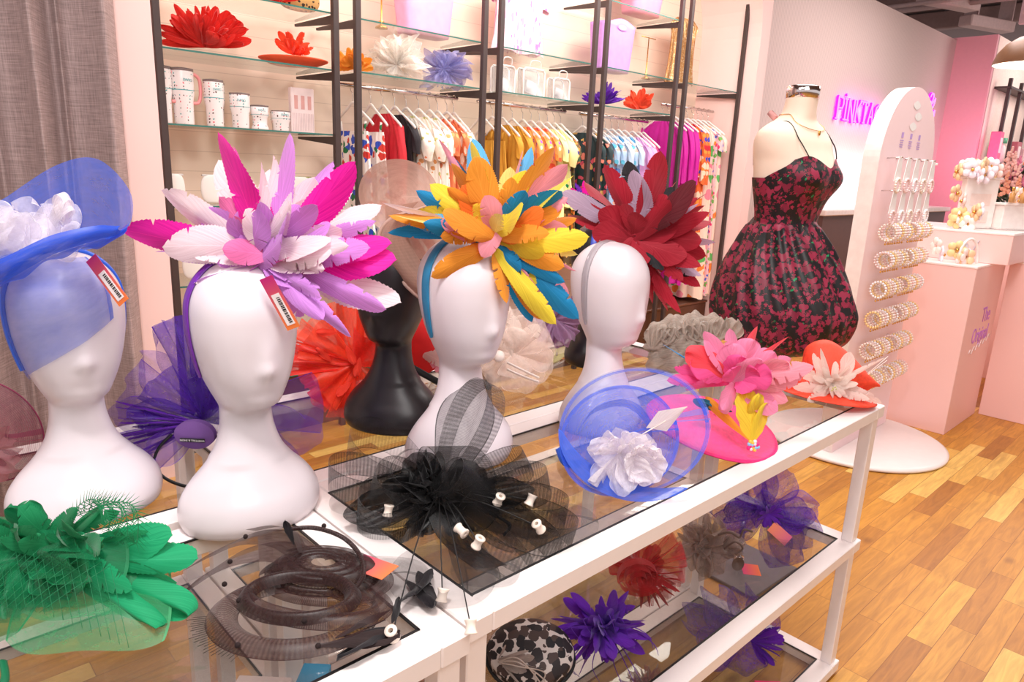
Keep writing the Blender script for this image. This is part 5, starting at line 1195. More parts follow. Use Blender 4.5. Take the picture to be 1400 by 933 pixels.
MB().sphere(tuple(tor(0, 1.822, .008)), .007, 10, (.6, 1, 1.4)).build('pendant', gold, nk)
bw = thing('ribbon_tag', 'small pink ribbon tag at the back of the form neck', 'tag', (2.040, .577, 0), radians(-92))
MB().box((-.085, -.03, 1.885), (.04, .02, .02), Matrix.Rotation(.7, 3, 'Y'), bev=.003).build('ribbon', solid('ribbon_rose', (214, 150, 146), .5), bw)

# ---------------------------------------------------------------- clothes on the rails
PR = dict(
 bloom=pattern('print_bloom', (250, 240, 234), [(50, 84, 196), (214, 58, 48), (44, 128, 78), (220, 66, 52), (40, 120, 70), (60, 90, 200)], 19, .47),
 red=solid('cloth_red', (206, 34, 48), .7), black=solid('cloth_black', (34, 28, 34), .8),
 cream=pattern('print_cream', (252, 242, 230), [(230, 160, 100), (196, 190, 120), (250, 230, 220), (236, 140, 100)], 22, .34),
 rust=pattern('print_rust', (230, 124, 78), [(250, 220, 200), (214, 90, 60), (246, 170, 110)], 26, .4, stretch=(1, 1, .4)),
 mustard=solid('cloth_mustard', (214, 152, 48), .8), tang=pattern('print_tangerine', (250, 170, 96), [(252, 226, 210), (236, 90, 60), (250, 190, 190), (170, 70, 180), (250, 140, 60)], 18, .46),
 lemon=pattern('print_lemon', (246, 240, 170), [(246, 240, 170), (40, 150, 90), (246, 240, 180), (70, 70, 160), (250, 246, 190)], 11, .2), olive=pattern('print_olive', (110, 90, 60), [(240, 140, 60), (60, 90, 60), (250, 200, 120)], 24, .46),
 dark=pattern('print_dark', (44, 62, 66), [(230, 90, 110), (240, 190, 110), (30, 80, 70), (250, 140, 120)], 17, .4), blue=pattern('print_blue', (170, 200, 232), [(110, 150, 214), (236, 240, 246), (240, 170, 150), (90, 180, 210)], 17, .45),
 sky=pattern('print_sky', (196, 218, 240), [(90, 170, 220), (244, 244, 250), (130, 160, 220)], 13, .42, stretch=(1, 1, .5)), lilac=solid('cloth_lilac', (226, 168, 220), .8), rose=solid('cloth_rose', (236, 96, 150), .8),
 mag=solid('cloth_magenta', (204, 20, 158), .6), retro=pattern('print_retro', (240, 110, 50), [(250, 220, 190), (200, 30, 50), (60, 70, 180), (250, 150, 60)], 16, .47), sixties=pattern('print_sixties', (252, 226, 208), [(250, 140, 60), (100, 190, 100), (250, 150, 170), (252, 230, 210)], 9, .47),
 confetti=pattern('print_confetti', (246, 200, 206), [(120, 180, 90), (250, 150, 60), (90, 110, 210), (236, 60, 120)], 22, .42))
hang_w = solid('hanger_white', (250, 240, 236), .35)
def hanger_mesh():
    mb = MB()
    mb.tube(smooth([(0, -.215, -.135), (0, -.19, -.115), (0, -.13, -.078), (0, -.06, -.036), (0, 0, -.002), (0, .06, -.036), (0, .13, -.078), (0, .19, -.115), (0, .215, -.135)], 48), .0092, 10, flat=.62, up=(1, 0, 0))
    return mb.mesh('hanger_arms', hang_w)
HMESH = hanger_mesh()
HOOK = MB().tube(smooth([(0, 0, -.01), (0, 0, .04), (0, .004, .055), (0, .022, .075), (0, .018, .105), (0, -.002, .116), (0, -.022, .100)], 24), .0022, 6).mesh('hanger_hook', chrome)
def hanger(x, z, label, grp, rz):
    t = thing('clothes_hanger', label, 'hanger', (x, 3.35, z), rz, grp)
    for nm, me in (('arms', HMESH), ('hook', HOOK)):
        o = bpy.data.objects.new(nm, me); COL.objects.link(o); o.parent = t
    return t
def garment(x, ztop, mat, label, cat, zb, grp=None, sleeve='short', wb=.24, th=.028, strap=False, rz=0, seed=0, wt=.20, neck=None):
    rnd = random.Random(seed); p1 = rnd.uniform(0, 6); kf = rnd.choice((4, 5, 6, 7)); Lg = ztop-zb
    t = thing('dress' if cat == 'dress' else 'blouse', label, cat, (x, 3.35, ztop), rz, grp)
    drop = .12 if strap else 0
    def fn(u, q):
        a = 2*pi*u; z = -drop-(Lg-drop)*(1-q); d = -z
        if strap: w = lerp(.155, wb, min(1, (d-.12)/Lg*1.2)); 
        else:
            w = prof([(0, .10), (.02, .13), (.07, .18), (.12, wt), (.2, wt*.95), (.4, lerp(wt*.9, wb, .35)), (Lg*1.0 if Lg > .5 else .6, wb)], d)[0]
        tt = th*min(1, .35+d*4)*(1+.5*d)
        f = min(1, d*1.6)
        return (tt*cos(a)+.016*f*sin(kf*sin(a)*2.6+p1+d)+.004*sin(a*19+p1), w*sin(a)+.008*f*sin(a*8+p1), z-.01*sin(a*5+p1)*(1-q))
    MB().grid(72, 26, fn, cu=True).build('body', mat, t)
    if sleeve != 'none' and not strap:
        ln = dict(short=.16, puff=.20, long=.48)[sleeve]; r = dict(short=.045, puff=.062, long=.05)[sleeve]
        for sg in (-1, 1):
            def sl(u, q, sg=sg):
                a = 2*pi*u; rr = r*(1.0 if sleeve != 'puff' else .75+.5*sin(q*pi))*(1-.12*q if sleeve == 'long' else 1)
                return (rr*.62*cos(a)+.004*sin(a*5+q*9), sg*(wt-.025+.045*sin(min(1, q*2)*pi/2)+rr*.6*sin(a)), -.07-ln*q+.015*sg*sin(a))
            MB().grid(20, 12, sl, cu=True).build('sleeve', mat, t)
    if strap:
        for sg in (-1, 1): MB().tube([(0, sg*.12, -.135), (0, sg*.135, -.06)], .008, 6, flat=.4).build('strap', mat, t)
    return t
CL = [
 (1, [(1.80, 'bloom', 1.0, 'strap', 'white strappy dress with big blue, red and green blooms at the rail end'), (1.93, 'bloom', 1.0, 'strap', 'white bloom print dress hanging right behind the first one'), (2.02, 'red', 1.15, 'long', 'plain red long-sleeved blouse on the rail left of the black one'), (2.11, 'black', 1.2, 'short', 'black top squeezed between the red blouse and cream dresses'),
      (2.20, 'cream', .95, 'puff', 'cream floral puff-sleeved dress next to the black top'), (2.30, 'cream', .95, 'puff', 'cream floral dress, second of the cream ones'), (2.39, 'cream', 1.0, 'short', 'cream floral dress in front of the rust dresses'), (2.46, 'rust', .9, 'short', 'rust and coral print dress beside the cream dresses'), (2.54, 'rust', .9, 'short', 'rust print dress at the right end of its rail'), (2.60, 'cream', 1.1, 'puff', 'cream and orange blouse at the right end of the second bay')], 2.10),
 (2, [(2.86, 'mustard', .9, 'strap', 'plain mustard gathered dress, leftmost of the mustard ones'), (2.96, 'mustard', .9, 'strap', 'plain mustard strappy dress, second from the left'), (3.06, 'mustard', .9, 'short', 'mustard short-sleeved dress in the middle of its rail'), (3.16, 'mustard', .95, 'short', 'mustard dress beside the tangerine print dresses'), (3.27, 'tang', .9, 'short', 'tangerine and pink print dress next to the mustard dresses'), (3.36, 'tang', .9, 'short', 'tangerine print dress, second of its print'),
      (3.45, 'tang', .9, 'short', 'tangerine print dress beside the lemon blouses'), (3.54, 'lemon', 1.0, 'short', 'lemon blouse, partly hidden behind the puff-sleeved one'), (3.62, 'lemon', 1.35, 'puff', 'lemon yellow puff-sleeved blouse with blue and green dots'), (3.69, 'olive', .9, 'short', 'olive and orange print dress at the right end of the third bay')], 2.10),
 (3, [(3.96, 'dark', .95, 'short', 'dark teal floral dress at the left end of its rail'), (4.05, 'dark', .95, 'short', 'dark teal floral dress beside the blue print dresses'), (4.15, 'blue', 1.0, 'short', 'pale blue print dress, leftmost of the blue ones'), (4.25, 'blue', 1.0, 'short', 'pale blue print dress, second of the blue ones'), (4.34, 'sky', 1.0, 'short', 'sky blue swirl print dress in the middle of the blue ones'),
      (4.43, 'blue', 1.0, 'short', 'pale blue print dress, fourth of the blue ones'), (4.52, 'sky', 1.15, 'short', 'sky blue swirl print dress next to the lilac top'), (4.63, 'lilac', 1.45, 'short', 'lilac wide-sleeved top, leftmost of two'), (4.72, 'lilac', 1.35, 'short', 'lilac wide-sleeved top beside the rose dress'), (4.79, 'rose', .8, 'none', 'plain rose pink dress at the right end of the fourth bay')], 2.10),
 (4, [(5.06, 'mag', .62, 'long', 'plain magenta long-sleeved dress at the left end of the last rail'), (5.16, 'mag', .62, 'long', 'plain magenta long-sleeved dress, second on the last rail'), (5.26, 'mag', .6, 'long', 'plain magenta long-sleeved dress, third on the last rail'), (5.36, 'mag', .6, 'long', 'plain magenta long-sleeved dress beside the orange print'), (5.47, 'retro', .9, 'long', 'orange and blue retro print dress next to the magenta ones'),
      (5.56, 'retro', .9, 'long', 'orange and blue retro print dress, second of two'), (5.65, 'sixties', .42, 'none', 'long cream dress with big orange and green swirls'), (5.74, 'confetti', .45, 'short', 'pink confetti print dress beside the swirl one'), (5.83, 'sixties', .45, 'short', 'cream swirl print dress at the far right end of the rail')], 2.27)]
k = 0
for bi, lst, zr in CL:
    for (x, m_, zb, sl, lab) in lst:
        k += 1; rz = random.uniform(-.12, .12); zt = zr-.150
        hanger(x, zr-.098, 'white hanger holding the '+' '.join(lab.replace('plain ', '').split()[:11]), 'hangers on the rail of bay %d' % bi, rz)
        garment(x, zt, PR[m_], lab, 'dress' if zb < 1.12 else 'blouse', zb, None, 'none' if sl == 'strap' else sl, strap=sl == 'strap', rz=rz, seed=k, wb=.27 if bi != 4 else .24, wt=.205)
    for q in range(3):   # empty hangers in among them
        pass

# ---------------------------------------------------------------- goods on the glass shelves
S1, S2 = 2.161, 2.451
def flower_burst(label, x, y, z, mat, n, r, w, kinds=('leaf', 'petal'), up=.35, cat='headpiece', name='feather_headpiece'):
    t = thing(name, label, cat, (x, y, z), VR)
    for k in range(n):
        a = random.uniform(-15, 195); ph = random.uniform(-20, 60); d = dirv(a, ph); d.z = abs(d.z)*.9+.14
        feather(t, (random.uniform(-.02, .02), 0, .03), d, (random.uniform(-.4, .4), -1, .3), r*random.uniform(.75, 1.1), w*random.uniform(.8, 1.2), mat, random.choice(kinds))
    for k in range(8): feather(t, (0, -.02, .05), dirv(k*25, 35), (0, -1, .2), r*.5, w, mat, 'petal')
    return t
redf = feathermat('feather_scarlet', (232, 40, 30)); orf = feathermat('feather_orange', (252, 84, 44))
flower_burst('big scarlet feather flower on the top shelf of the curtain-end bay', .885, 3.28, 2.165, redf, 60, .22, .055)
t = flower_burst('orange-red feather spray on a saucer on the shelf above the case', 1.38, 3.28, 2.195, orf, 22, .13, .05, ('petal', 'fray'))
MB().lathe([(0, -.038), (.13, -.030), (.19, -.006), (.192, 0), (.13, -.022), (0, -.03)], 40, (0, 0, 0)).build('saucer', solid('orange_felt', (244, 96, 56), .8), t)
flower_burst('golden yellow feather flower on the upper shelf behind the black posts', 1.76, 3.28, S1, F['O'], 24, .13, .06, ('petal', 'leaf'))
wf = tulle('white_fluff', (254, 248, 242), .62); t = thing('net_headpiece', 'big fluffy white net headpiece on the upper shelf', 'headpiece', (2.09, 3.29, S1+.09), VR)
for k in range(34): fan(t, (0, 0, 0), dirv(k*360/34*2.3, random.uniform(0, 50)), (random.uniform(-.5, .5), -1, random.uniform(-.5, .5)), random.uniform(.14, .22) if sin(radians(k*360/34*2.3)) > -.3 else .085, .14, wf, 'ruffle', ruffle=.3, curl=.25, seed=k+1200)
lv = tulle('periwinkle_net', (176, 172, 224), .62); t = thing('net_headpiece', 'periwinkle net bow headpiece on the upper shelf right of the white one', 'headpiece', (2.46, 3.28, S1+.105), VR)
for k in range(22): fan(t, (0, 0, 0), dirv(k*360/22*2.3, random.uniform(0, 45)), (random.uniform(-.5, .5), -1, random.uniform(-.5, .5)), random.uniform(.13, .20) if abs(cos(radians(k*360/22*2.3))) > .6 else .12, .13, lv, 'net_petal', ruffle=.25, curl=.2, seed=k+1250)
for k in range(6): fan(t, (0, -.03, 0), dirv(k*60, 30), (0, -1, 0), .06, .05, lv, 'net_knot', ruffle=.3, seed=k+1280)
flower_burst('violet feather flower on the shelf above the lemon blouses', 4.10, 3.28, S1, F['V'], 40, .18, .045, ('fray', 'leaf'))
flower_burst('bright orange feather flower on the shelf right of the violet one', 4.60, 3.28, S1, orf, 36, .16, .06, ('petal', 'leaf'))
t = flower_burst('red and violet feather flower at the top edge above the red ones', 1.30, 3.28, 2.455, redf, 14, .12, .04)
# leopard clutch and brass bell-like stand
t = thing('clutch_bag', 'gold leopard print rounded clutch on the highest shelf beside the posts', 'bag', (1.42, 3.28, 2.455), 0)
MB().grid(40, 16, lambda u, q: Vector((.13*cos(2*pi*u)*sin(pi*q)**.6, .04*sin(2*pi*u)*sin(pi*q)**.6, .065-.065*cos(pi*q))), cu=True).build('body', pattern('gold_leopard', (196, 150, 90), [(60, 36, 24), (40, 24, 18)], 50, .4), t)
MB().tube([(-.05, 0, .128), (0, 0, .136), (.05, 0, .128)], .006, 8).build('clasp', gold, t)
def ornament(x, y, z, label, hgt=.34):
    t = thing('jewelry_stand', label, 'stand', (x, y, z))
    MB().lathe([(0, 0), (.04, 0), (.038, .01), (.014, .022), (.012, .03), (.018, .04), (.006, .05), (.004, hgt), (0, hgt)], 24).build('stem', gold, t)
    MB().tube([(-.10, 0, hgt), (.10, 0, hgt)], .004, 8).build('bar', gold, t)
ornament(1.98, 3.30, S2, 'slim brass T-bar stand on the highest shelf left of the pink tote')
ornament(4.72, 3.32, S2, 'slim brass T-bar stand on the highest shelf right of the lilac tote')
def tote(label, x, y, z, w0, w1, d, h, mat, holes=False, rz=0):
    t = thing('tote_bag', label, 'bag', (x, y, z), rz)
    def fn(u, q):
        a = 2*pi*u; w = lerp(w0, w1, q)/2; dd = lerp(d*.8, d, q)/2; c, s_ = cos(a), sin(a); k = (abs(c)**5+abs(s_)**5)**(-.2)
        zz = h*q
        if q == 1 and abs(c) < .6: zz += .10*h*(1-(c/.6)**2)
        return Vector((w*c*k, dd*s_*k, zz))
    mb = MB().grid(64, 14, fn, cu=True); mb.f.append(tuple(range(64))[::-1])
    o = mb.build('body', mat, t); o.modifiers.new('t', 'SOLIDIFY').thickness = .005
    for sg in (-1, 1):
        MB().grid(24, 2, lambda u, q: Vector((lerp(.030, .044, q)*cos(2*pi*u)*1.5, sg*(d/2+.004), h*.93+lerp(.016, .026, q)*sin(2*pi*u))), cu=True).build('handle_rim', mat, t)
        MB().grid(24, 1, lambda u, q: Vector((.045*q*cos(2*pi*u), sg*(d/2+.003), h*.93+.016*q*sin(2*pi*u))), cu=True).build('handle_opening', solid('opening_pale', (250, 220, 200), .8), t)
tote('candy pink rubber tote bag on the highest shelf over the red blouse', 2.30, 3.30, S2, .34, .44, .20, .42, solid('rubber_pink', (250, 168, 206), .55))
tote('lilac rubber tote bag with oval handle hole on the highest shelf', 4.20, 3.30, S2, .36, .42, .20, .36, solid('rubber_lilac', (206, 152, 226), .55))
tote('salmon pink rubber tote bag above the lilac one at the top edge', 4.55, 3.30, 2.94, .36, .48, .22, .34, solid('rubber_salmon', (250, 132, 160), .55))
t = garment(3.2, 3.02, pattern('print_tinsel', (252, 214, 226), [(246, 150, 196), (250, 226, 232), (240, 120, 180), (252, 200, 220)], 40, .46, stretch=(1, 1, .35)), 'pink and white fringed top displayed over the clear bags', 'blouse', 2.47, None, 'short', rz=radians(90), seed=77, wb=.26, wt=.24)
for k in range(60):
    a = random.uniform(-.24, .24); MB().tube([(.03, a, -random.uniform(.15, .5)), (.05, a+random.uniform(-.02, .02), -random.uniform(.5, .56))], .003, 4).build('fringe', solid('fringe_pink', (248, 170, 206), .6), t)
def sequins():
    m = pattern('gold_sequins', (206, 148, 92), [(255, 226, 180), (190, 130, 76), (232, 184, 130), (176, 120, 70), (255, 240, 210)], 120, .42, .25); 
    for n in m.node_tree.nodes:
        if n.type == 'BSDF_PRINCIPLED': n.inputs['Metallic'].default_value = .7
    return m
garment(5.28, 3.04, sequins(), 'gold sequined top hanging above the magenta dresses', 'blouse', 2.47, None, 'none', rz=radians(80), seed=78, wb=.18, wt=.16)
def clearbag(x, w, h, label):
    t = thing('clear_bag', label, 'bag', (x, 3.28, S1), 0, 'clear plastic bags on the upper shelf')
    MB().box((0, 0, h/2), (w, .07, h), bev=.01).build('body', glassmat('vinyl', (.93, .93, .94), .05, .22, (.9, .88, .88)), t)
    r = .007
    for sy in (-1, 1):
        pts = [(-w/2, sy*.036, .006), (-w/2, sy*.036, h-.02), (-w/2+.02, sy*.036, h), (w/2-.02, sy*.036, h), (w/2, sy*.036, h-.02), (w/2, sy*.036, .006)]
        MB().tube(pts, r, 8, closed=True).build('piping', hang_w, t)
    MB().box((0, .0, h*.35), (w*.55, .03, h*.45), Matrix.Rotation(.2, 3, 'Y'), bev=.004).build('tissue', paper, t)
    MB().tube(smooth([(-w*.25, -.04, h), (-w*.2, -.05, h+.05), (w*.2, -.05, h+.05), (w*.25, -.04, h)], 16), .004, 6).build('handle', hang_w, t)
clearbag(2.99, .17, .19, 'clear plastic bag with white piping, leftmost of the row'); clearbag(3.27, .22, .20, 'clear plastic bag with white piping in the middle of the row'); clearbag(3.57, .18, .165, 'small clear plastic bag at the right end of the row')
# printed tumblers
def tumbler_mat():
    m = pattern('tumbler_print', (250, 240, 238), [(90, 50, 40), (250, 240, 238), (60, 160, 160), (250, 240, 238), (230, 110, 120), (120, 90, 90), (250, 240, 238)], 66, .27, .35, rand=.12); return m
tm = tumbler_mat(); teal_l = solid('teal_line', (70, 170, 175), .4); lidm = glassmat('smoky_lid', (.6, .55, .55), .05, .4, (.35, .28, .28)); pk = solid('handle_pink', (250, 160, 160), .4)
def tumbler(x, y, h, r, label, handle=False, cuff=False):
    t = thing('tumbler', label, 'cup', (x, y, 1.796), random.uniform(-.3, .3), 'printed tumblers on the glass shelf')
    pr = [(0, 0), (r*.80, 0), (r*.86, .01), (r*.88, h*.42), (r, h*.55), (r*1.02, h*.93), (r*.98, h*.955), (0, h*.955)]
    if cuff: pr = [(0, 0), (r*.95, 0), (r*.98, .012), (r*.80, .03), (r*.84, h*.5), (r, h*.60), (r*1.02, h*.92), (0, h*.93)]
    MB().lathe(pr, 40).build('cup_body', tm, t)
    MB().lathe([(r*1.012, h*.60), (r*1.02, h*.607), (r*1.018, h*.615)], 40, cap=False).build('teal_stripe', teal_l, t)
    MB().lathe([(0, h*.93), (r*1.0, h*.93), (r*1.04, h*.95), (r*1.03, h*.985), (r*.5, h), (0, h)], 40).build('lid', lidm, t)
    text('SWIG', r*.36, teal_l, 'lettering', t, (0, -r*1.04, h*.78), (pi/2, 0, 0))
    if handle: MB().tube(smooth([(r*.95, 0, h*.90), (r*1.35, 0, h*.90), (r*1.75, 0, h*.80), (r*1.75, 0, h*.55), (r*1.5, 0, h*.42), (r*.92, 0, h*.40)], 30), .009, 10).build('handle', pk, t)
for y, sh, tx in ((3.30, 0, 'front row'), (3.43, .055, 'back row')):
    tumbler(.655+sh*.0, y, .285, .056, 'tallest printed tumbler behind the black post, %s' % tx, True)
    if sh == 0: tumbler(.765, y, .285, .056, 'tallest printed tumbler with pink handle right of the black post', True)
    tumbler(.925+sh, y, .245, .050, 'second-tallest printed tumbler, %s' % tx); tumbler(1.065+sh, y, .19, .052, 'mid-height wide printed tumbler, %s' % tx)
    if sh == 0: tumbler(1.175, y, .135, .048, 'short printed tumbler with flared foot', cuff=True)
    tumbler(1.30+sh, y, .115, .052, 'lowest wide printed mug, %s' % tx)
t = thing('lattice_case', 'white ribbed case with three window cut-outs beside the tumblers', 'case', (1.43, 3.30, 1.796))
mb = MB(); mb.box((0, 0, .125), (.145, .035, .25), bev=.004); mb.build('shell', solid('case_white', (248, 228, 226), .5), t, smooth=False)
for k in (-1, 0, 1): MB().box((k*.042, -.018, .17), (.022, .003, .075), bev=.001).build('window', solid('case_window', (226, 170, 164), .6), t, smooth=False)
mb = MB(); [mb.box((k*.0105, -.0185, .06), (.0025, .002, .10)) for k in range(-6, 7)]; mb.build('ribs', solid('case_rib', (226, 200, 200), .5), t, smooth=False)
for k, (x, z, w, lab, c) in enumerate([(.68, 1.39, .13, 'white pouch with strawberry print near the post on the shelf under the tumblers', (220, 50, 50)), (.92, 1.39, .19, 'clear pouch with a yellow duck-coloured shape on the shelf under the tumblers', (250, 200, 60)), (1.38, 1.39, .22, 'white pouch with an olive green zip on the shelf under the tumblers', (150, 160, 80)), (.80, .976, .2, 'folded cream card pack on the lowest visible shelf at the curtain end', (240, 220, 210)), (1.20, .976, .2, 'grey card pack on the lowest visible shelf beside the posts', (160, 150, 150))]):
    t = thing('zip_pouch', lab, 'pouch', (x, 3.3, z))
    MB().grid(24, 12, lambda u, q: Vector((w/2*cos(2*pi*u)*sin(pi*q)**.35, .018*sin(2*pi*u)*sin(pi*q)**.35, .155*(1-cos(pi*q))/2)), cu=True).build('body', pattern('pouch_print_%d' % k, (244, 236, 230), [c, (244, 236, 230), (244, 236, 230)], 18, .35), t)
    MB().box((0, 0, .150), (w*.9, .012, .010), bev=.002).build('zip', solid('zip_%d' % k, (150, 150, 80) if k == 2 else (220, 210, 205), .5), t)
for k in range(6):
    t = thing('folded_paper_pack', ('white', 'pale blue')[k % 2]+' paper pack, '+('lowest', 'second from the bottom', 'third from the bottom', 'fourth from the bottom', 'second from the top', 'topmost')[k]+' of the bottom shelf stack', 'paper', (1.33+.006*k, 3.28, .3845+.0225*k), .05*k, 'paper packs stacked on the bottom shelf'); 
    MB().box((0, 0, .011), (.24, .18, .021), bev=.003).build('pack', solid('pack_%d' % (k % 2), ((250, 245, 245), (200, 226, 236))[k % 2], .5), t, smooth=False)
    MB().box((.03, 0, .0108), (.03, .182, .0214), bev=.001).build('paper_band', solid('band_rose', (236, 170, 180), .5), t, smooth=False)

# ---------------------------------------------------------------- jewelry rack
rackp = solid('rack_pink', (254, 226, 228), .5, noise_amt=.005); rackw = solid('rack_edge', (252, 238, 234), .45)
t = thing('jewelry_rack', 'tall pale pink arched jewelry rack on a round white base', 'display rack', (4.06, .89, 0))
MB().lathe([(0, 0), (.535, 0), (.55, .008), (.55, .02), (.53, .03), (0, .032)], 80).build('round_base', white, t)
hw = .44; zt = 2.20
def arch_outline(n=40):
    pts = [(-hw, .032)]+[(-hw, .6), (-hw, 1.2), (-hw, zt-hw)]
    for k in range(1, n): a = pi-pi*k/n; pts.append((hw*cos(a), zt-hw+hw*sin(a)))
    return pts+[(hw, zt-hw), (hw, 1.2), (hw, .6), (hw, .032)]
ao = arch_outline(); n_ = len(ao)
mb = MB(); mb.add([(x, -.045, z) for x, z in ao], [tuple(range(n_))]); mb.add([(x, .045, z) for x, z in ao], [tuple(range(n_))[::-1]])
mb.build('arched_panel', rackp, t, smooth=False)
mb = MB(); mb.add([(x, -.045, z) for x, z in ao]+[(x, .045, z) for x, z in ao], [(i, i+1, n_+i+1, n_+i) for i in range(n_-1)]+[(n_-1, 0, n_, 2*n_-1)]); mb.build('panel_edge', rackw, t, smooth=False)
RACK = t
RZ = [1.715, 1.535, 1.40, 1.24, 1.07, .89, .70, .50]
for r_i, z in enumerate(RZ):
    if r_i < 2:
        for k in range(5): MB().tube([(-.33+.14*k, -.045, z+.075), (-.33+.14*k, -.13, z+.08)], .003, 6).build('peg', chrome, t)
    else:
        for k in range(2):
            b_ = MB().tube([(-.36+.36*k, -.12, z), (-.02+.36*k, -.12, z)], .011, 12).build('bracelet_bar', acrylic, t)
            MB().tube([(-.19+.36*k, -.045, z), (-.19+.36*k, -.12, z)], .005, 6).build('peg', acrylic, b_)
lm = solid('rack_logo_white', (255, 250, 248), .4); pm_ = solid('rack_print_violet', (196, 160, 226), .5)
for x, z in ((0, 2.10), (.05, 2.04), (-.01, 1.98)):
    MB().grid(20, 3, lambda u, q: Vector((x+.045*q*cos(2*pi*u)*(1+.3*cos(4*pi*u)), -.047, z+.025*q*sin(2*pi*u))), cu=True).build('bow_emblem', lm, t)
for k in range(3):
    mb = MB()
    for j in range(4): mb.box((-.15+.14*k, -.0465, 1.895-.012*j), (.055-.012*(j % 2), .001, .005))
    mb.box((-.15+.14*k, -.0465, 1.925), (.03, .001, .03)); mb.build('printed_note', pm_, t, smooth=False)
card = solid('card_white', (255, 248, 246), .5); bead_c = [solid('bead_champagne', (250, 234, 222), .2), solid('bead_rose', (248, 218, 216), .2), solid('bead_crystal', (254, 248, 250), .12), solid('bead_amber', (250, 214, 150), .2)]
def beads(mb, R, r, n, c=(0, 0, 0), axis='x'):
    for k in range(n):
        a = 2*pi*k/n; p = (0, R*cos(a), R*sin(a)) if axis == 'x' else (R*cos(a), 0, R*sin(a))
        mb.sphere((c[0]+p[0], c[1]+p[1], c[2]+p[2]), r, 6)
for r_i, z in enumerate(RZ[:2]):
    for k in range(5):
        q = thing('carded_bracelet', 'beaded bracelet on white card, %s in the %s row of the rack' % (('leftmost', 'second from the left', 'middle one', 'second from the right', 'rightmost')[k], ('top', 'second')[r_i]), 'bracelet', (4.06-.33+.14*k, .83-.06, z-.0), 0, 'carded bracelets in the %s row' % ('top', 'second')[r_i])
        mb = MB(); w = .052
        mb.add([(-w*.45, 0, .085), (w*.45, 0, .085), (w, 0, -.05), (-w, 0, -.05), (-w*.45, .003, .085), (w*.45, .003, .085), (w, .003, -.05), (-w, .003, -.05)], [(0, 3, 2, 1), (4, 5, 6, 7), (0, 1, 5, 4), (1, 2, 6, 5), (2, 3, 7, 6), (3, 0, 4, 7)])
        mb.build('card', card, q, smooth=False)
        mb = MB(); beads(mb, .036, .008, 16, (0, -.006, -.072), 'y'); mb.build('beads', bead_c[(k+r_i) % 3], q)
BM = []
ORD = ['first', 'second', 'third', 'fourth', 'fifth', 'sixth', 'seventh', 'last']
for c in range(4):
    mb = MB(); beads(mb, .046, .0075, 18); BM.append(mb.mesh('beads', bead_c[c]))
CH = MB().tube([(0, .0, -.036), (0, .004, -.062)], .002, 4).sphere((0, .004, -.066), .006, 6).mesh('charm', gold)
for r_i, z in enumerate(RZ[2:]):
    for k in range(2):
        for j in range(8):
            q = thing('bead_bracelet', ['champagne', 'rose', 'clear', 'amber'][(j+k+r_i) % 4]+' bead bracelet, %s on the %s bar, %s of the arched rack' % (ORD[j], ('left', 'right')[k], ('top bar row', 'second bar row', 'third bar row', 'fourth bar row', 'fifth bar row', 'lowest bar row')[r_i]), 'bracelet', (4.06-.34+.36*k+.037*j+random.uniform(-.004, .004), .77, z-.022), random.uniform(-.15, .15), ['champagne', 'rose', 'clear', 'amber'][(j+k+r_i) % 4]+' bead bracelets on the rack')
            for nm, me in (('beads', BM[(j+k+r_i) % 4]), ('charm', CH)):
                o = bpy.data.objects.new(nm, me); COL.objects.link(o); o.parent = q

# ---------------------------------------------------------------- pink plinths and their goods
def plinth(label, x0, x1, y0, y1, z0, z1, top=True, name='display_plinth'):
    t = thing(name, label, 'plinth', ((x0+x1)/2, (y0+y1)/2, z0))
    w, d, h = x1-x0, y1-y0, z1-z0
    MB().box((0, 0, h/2), (w, d, h), bev=.003).build('body', solid('plinth_pink', (250, 204, 198), .45, noise_amt=.012, scale=2), t, smooth=False)
    if top: MB().box((0, 0, h+.006), (w+.006, d+.006, .016), bev=.003).build('top', solid('plinth_top', (254, 236, 232), .3), t, smooth=False)
    return t
pa = plinth('low pink display plinth carrying violet lettering, right of the arched rack', 4.66, 5.385, .52, 1.30, 0, 1.14)
vio = solid('lettering_violet', (206, 128, 222), .5); whi = solid('lettering_white', (255, 236, 236), .5)
text('The', .15, vio, 'lettering', pa, (.10, -.3915, .79), (pi/2, 0, 0), sx=.85, extrude=.001); text('Original', .15, vio, 'lettering', pa, (.04, -.3915, .655), (pi/2, 0, 0), sx=.8, extrude=.001)
P_ = [(-.16+.028*k, -.392, .545+.022*sin(k*2.1)+.004*k) for k in range(18)]; MB().tube(smooth(P_, 80), .0022, 5).build('script_line', whi, pa)
plinth('large pink display plinth cut by the right edge of the photo', 5.40, 8.2, -.9, .50, 0, 1.14)
pu = plinth('raised pink plinth with white top under the hair accessories', 4.95, 5.75, .42, 1.28, 1.155, 1.35, name='riser_plinth')
def jcase(label, x, y, z, w, h, d=.05, rz=-.6, print_=None):
    t = thing('acrylic_display', label, 'display', (x, y, z), rz)
    MB().box((0, 0, h/2), (w, d, h), bev=.004).build('panel', solid('display_cream', (254, 240, 234), .4), t, smooth=False)
    MB().box((0, 0, h+.008), (w*1.12, d*1.3, .016), bev=.003).build('cap', rackw, t, smooth=False)
    MB().box((0, 0, .006), (w*1.2, d*2.4, .012), bev=.003).build('foot', acrylic, t, smooth=False)
    return t
ja = jcase('tall cream card display left of the flower clips on the raised plinth', 4.97, .96+.1, 1.366, .20, .42)
for k in range(3):
    z = .33-.12*k; MB().box((0, -.027, z), (.09, .002, .06), bev=.002).build('printed_card', solid('card_lilac', (226, 206, 238), .5), ja, smooth=False)
    MB().box((0, -.028, z+.045), (.06, .001, .012)).build('red_print', solid('card_print', (236, 140, 130), .5), ja, smooth=False)
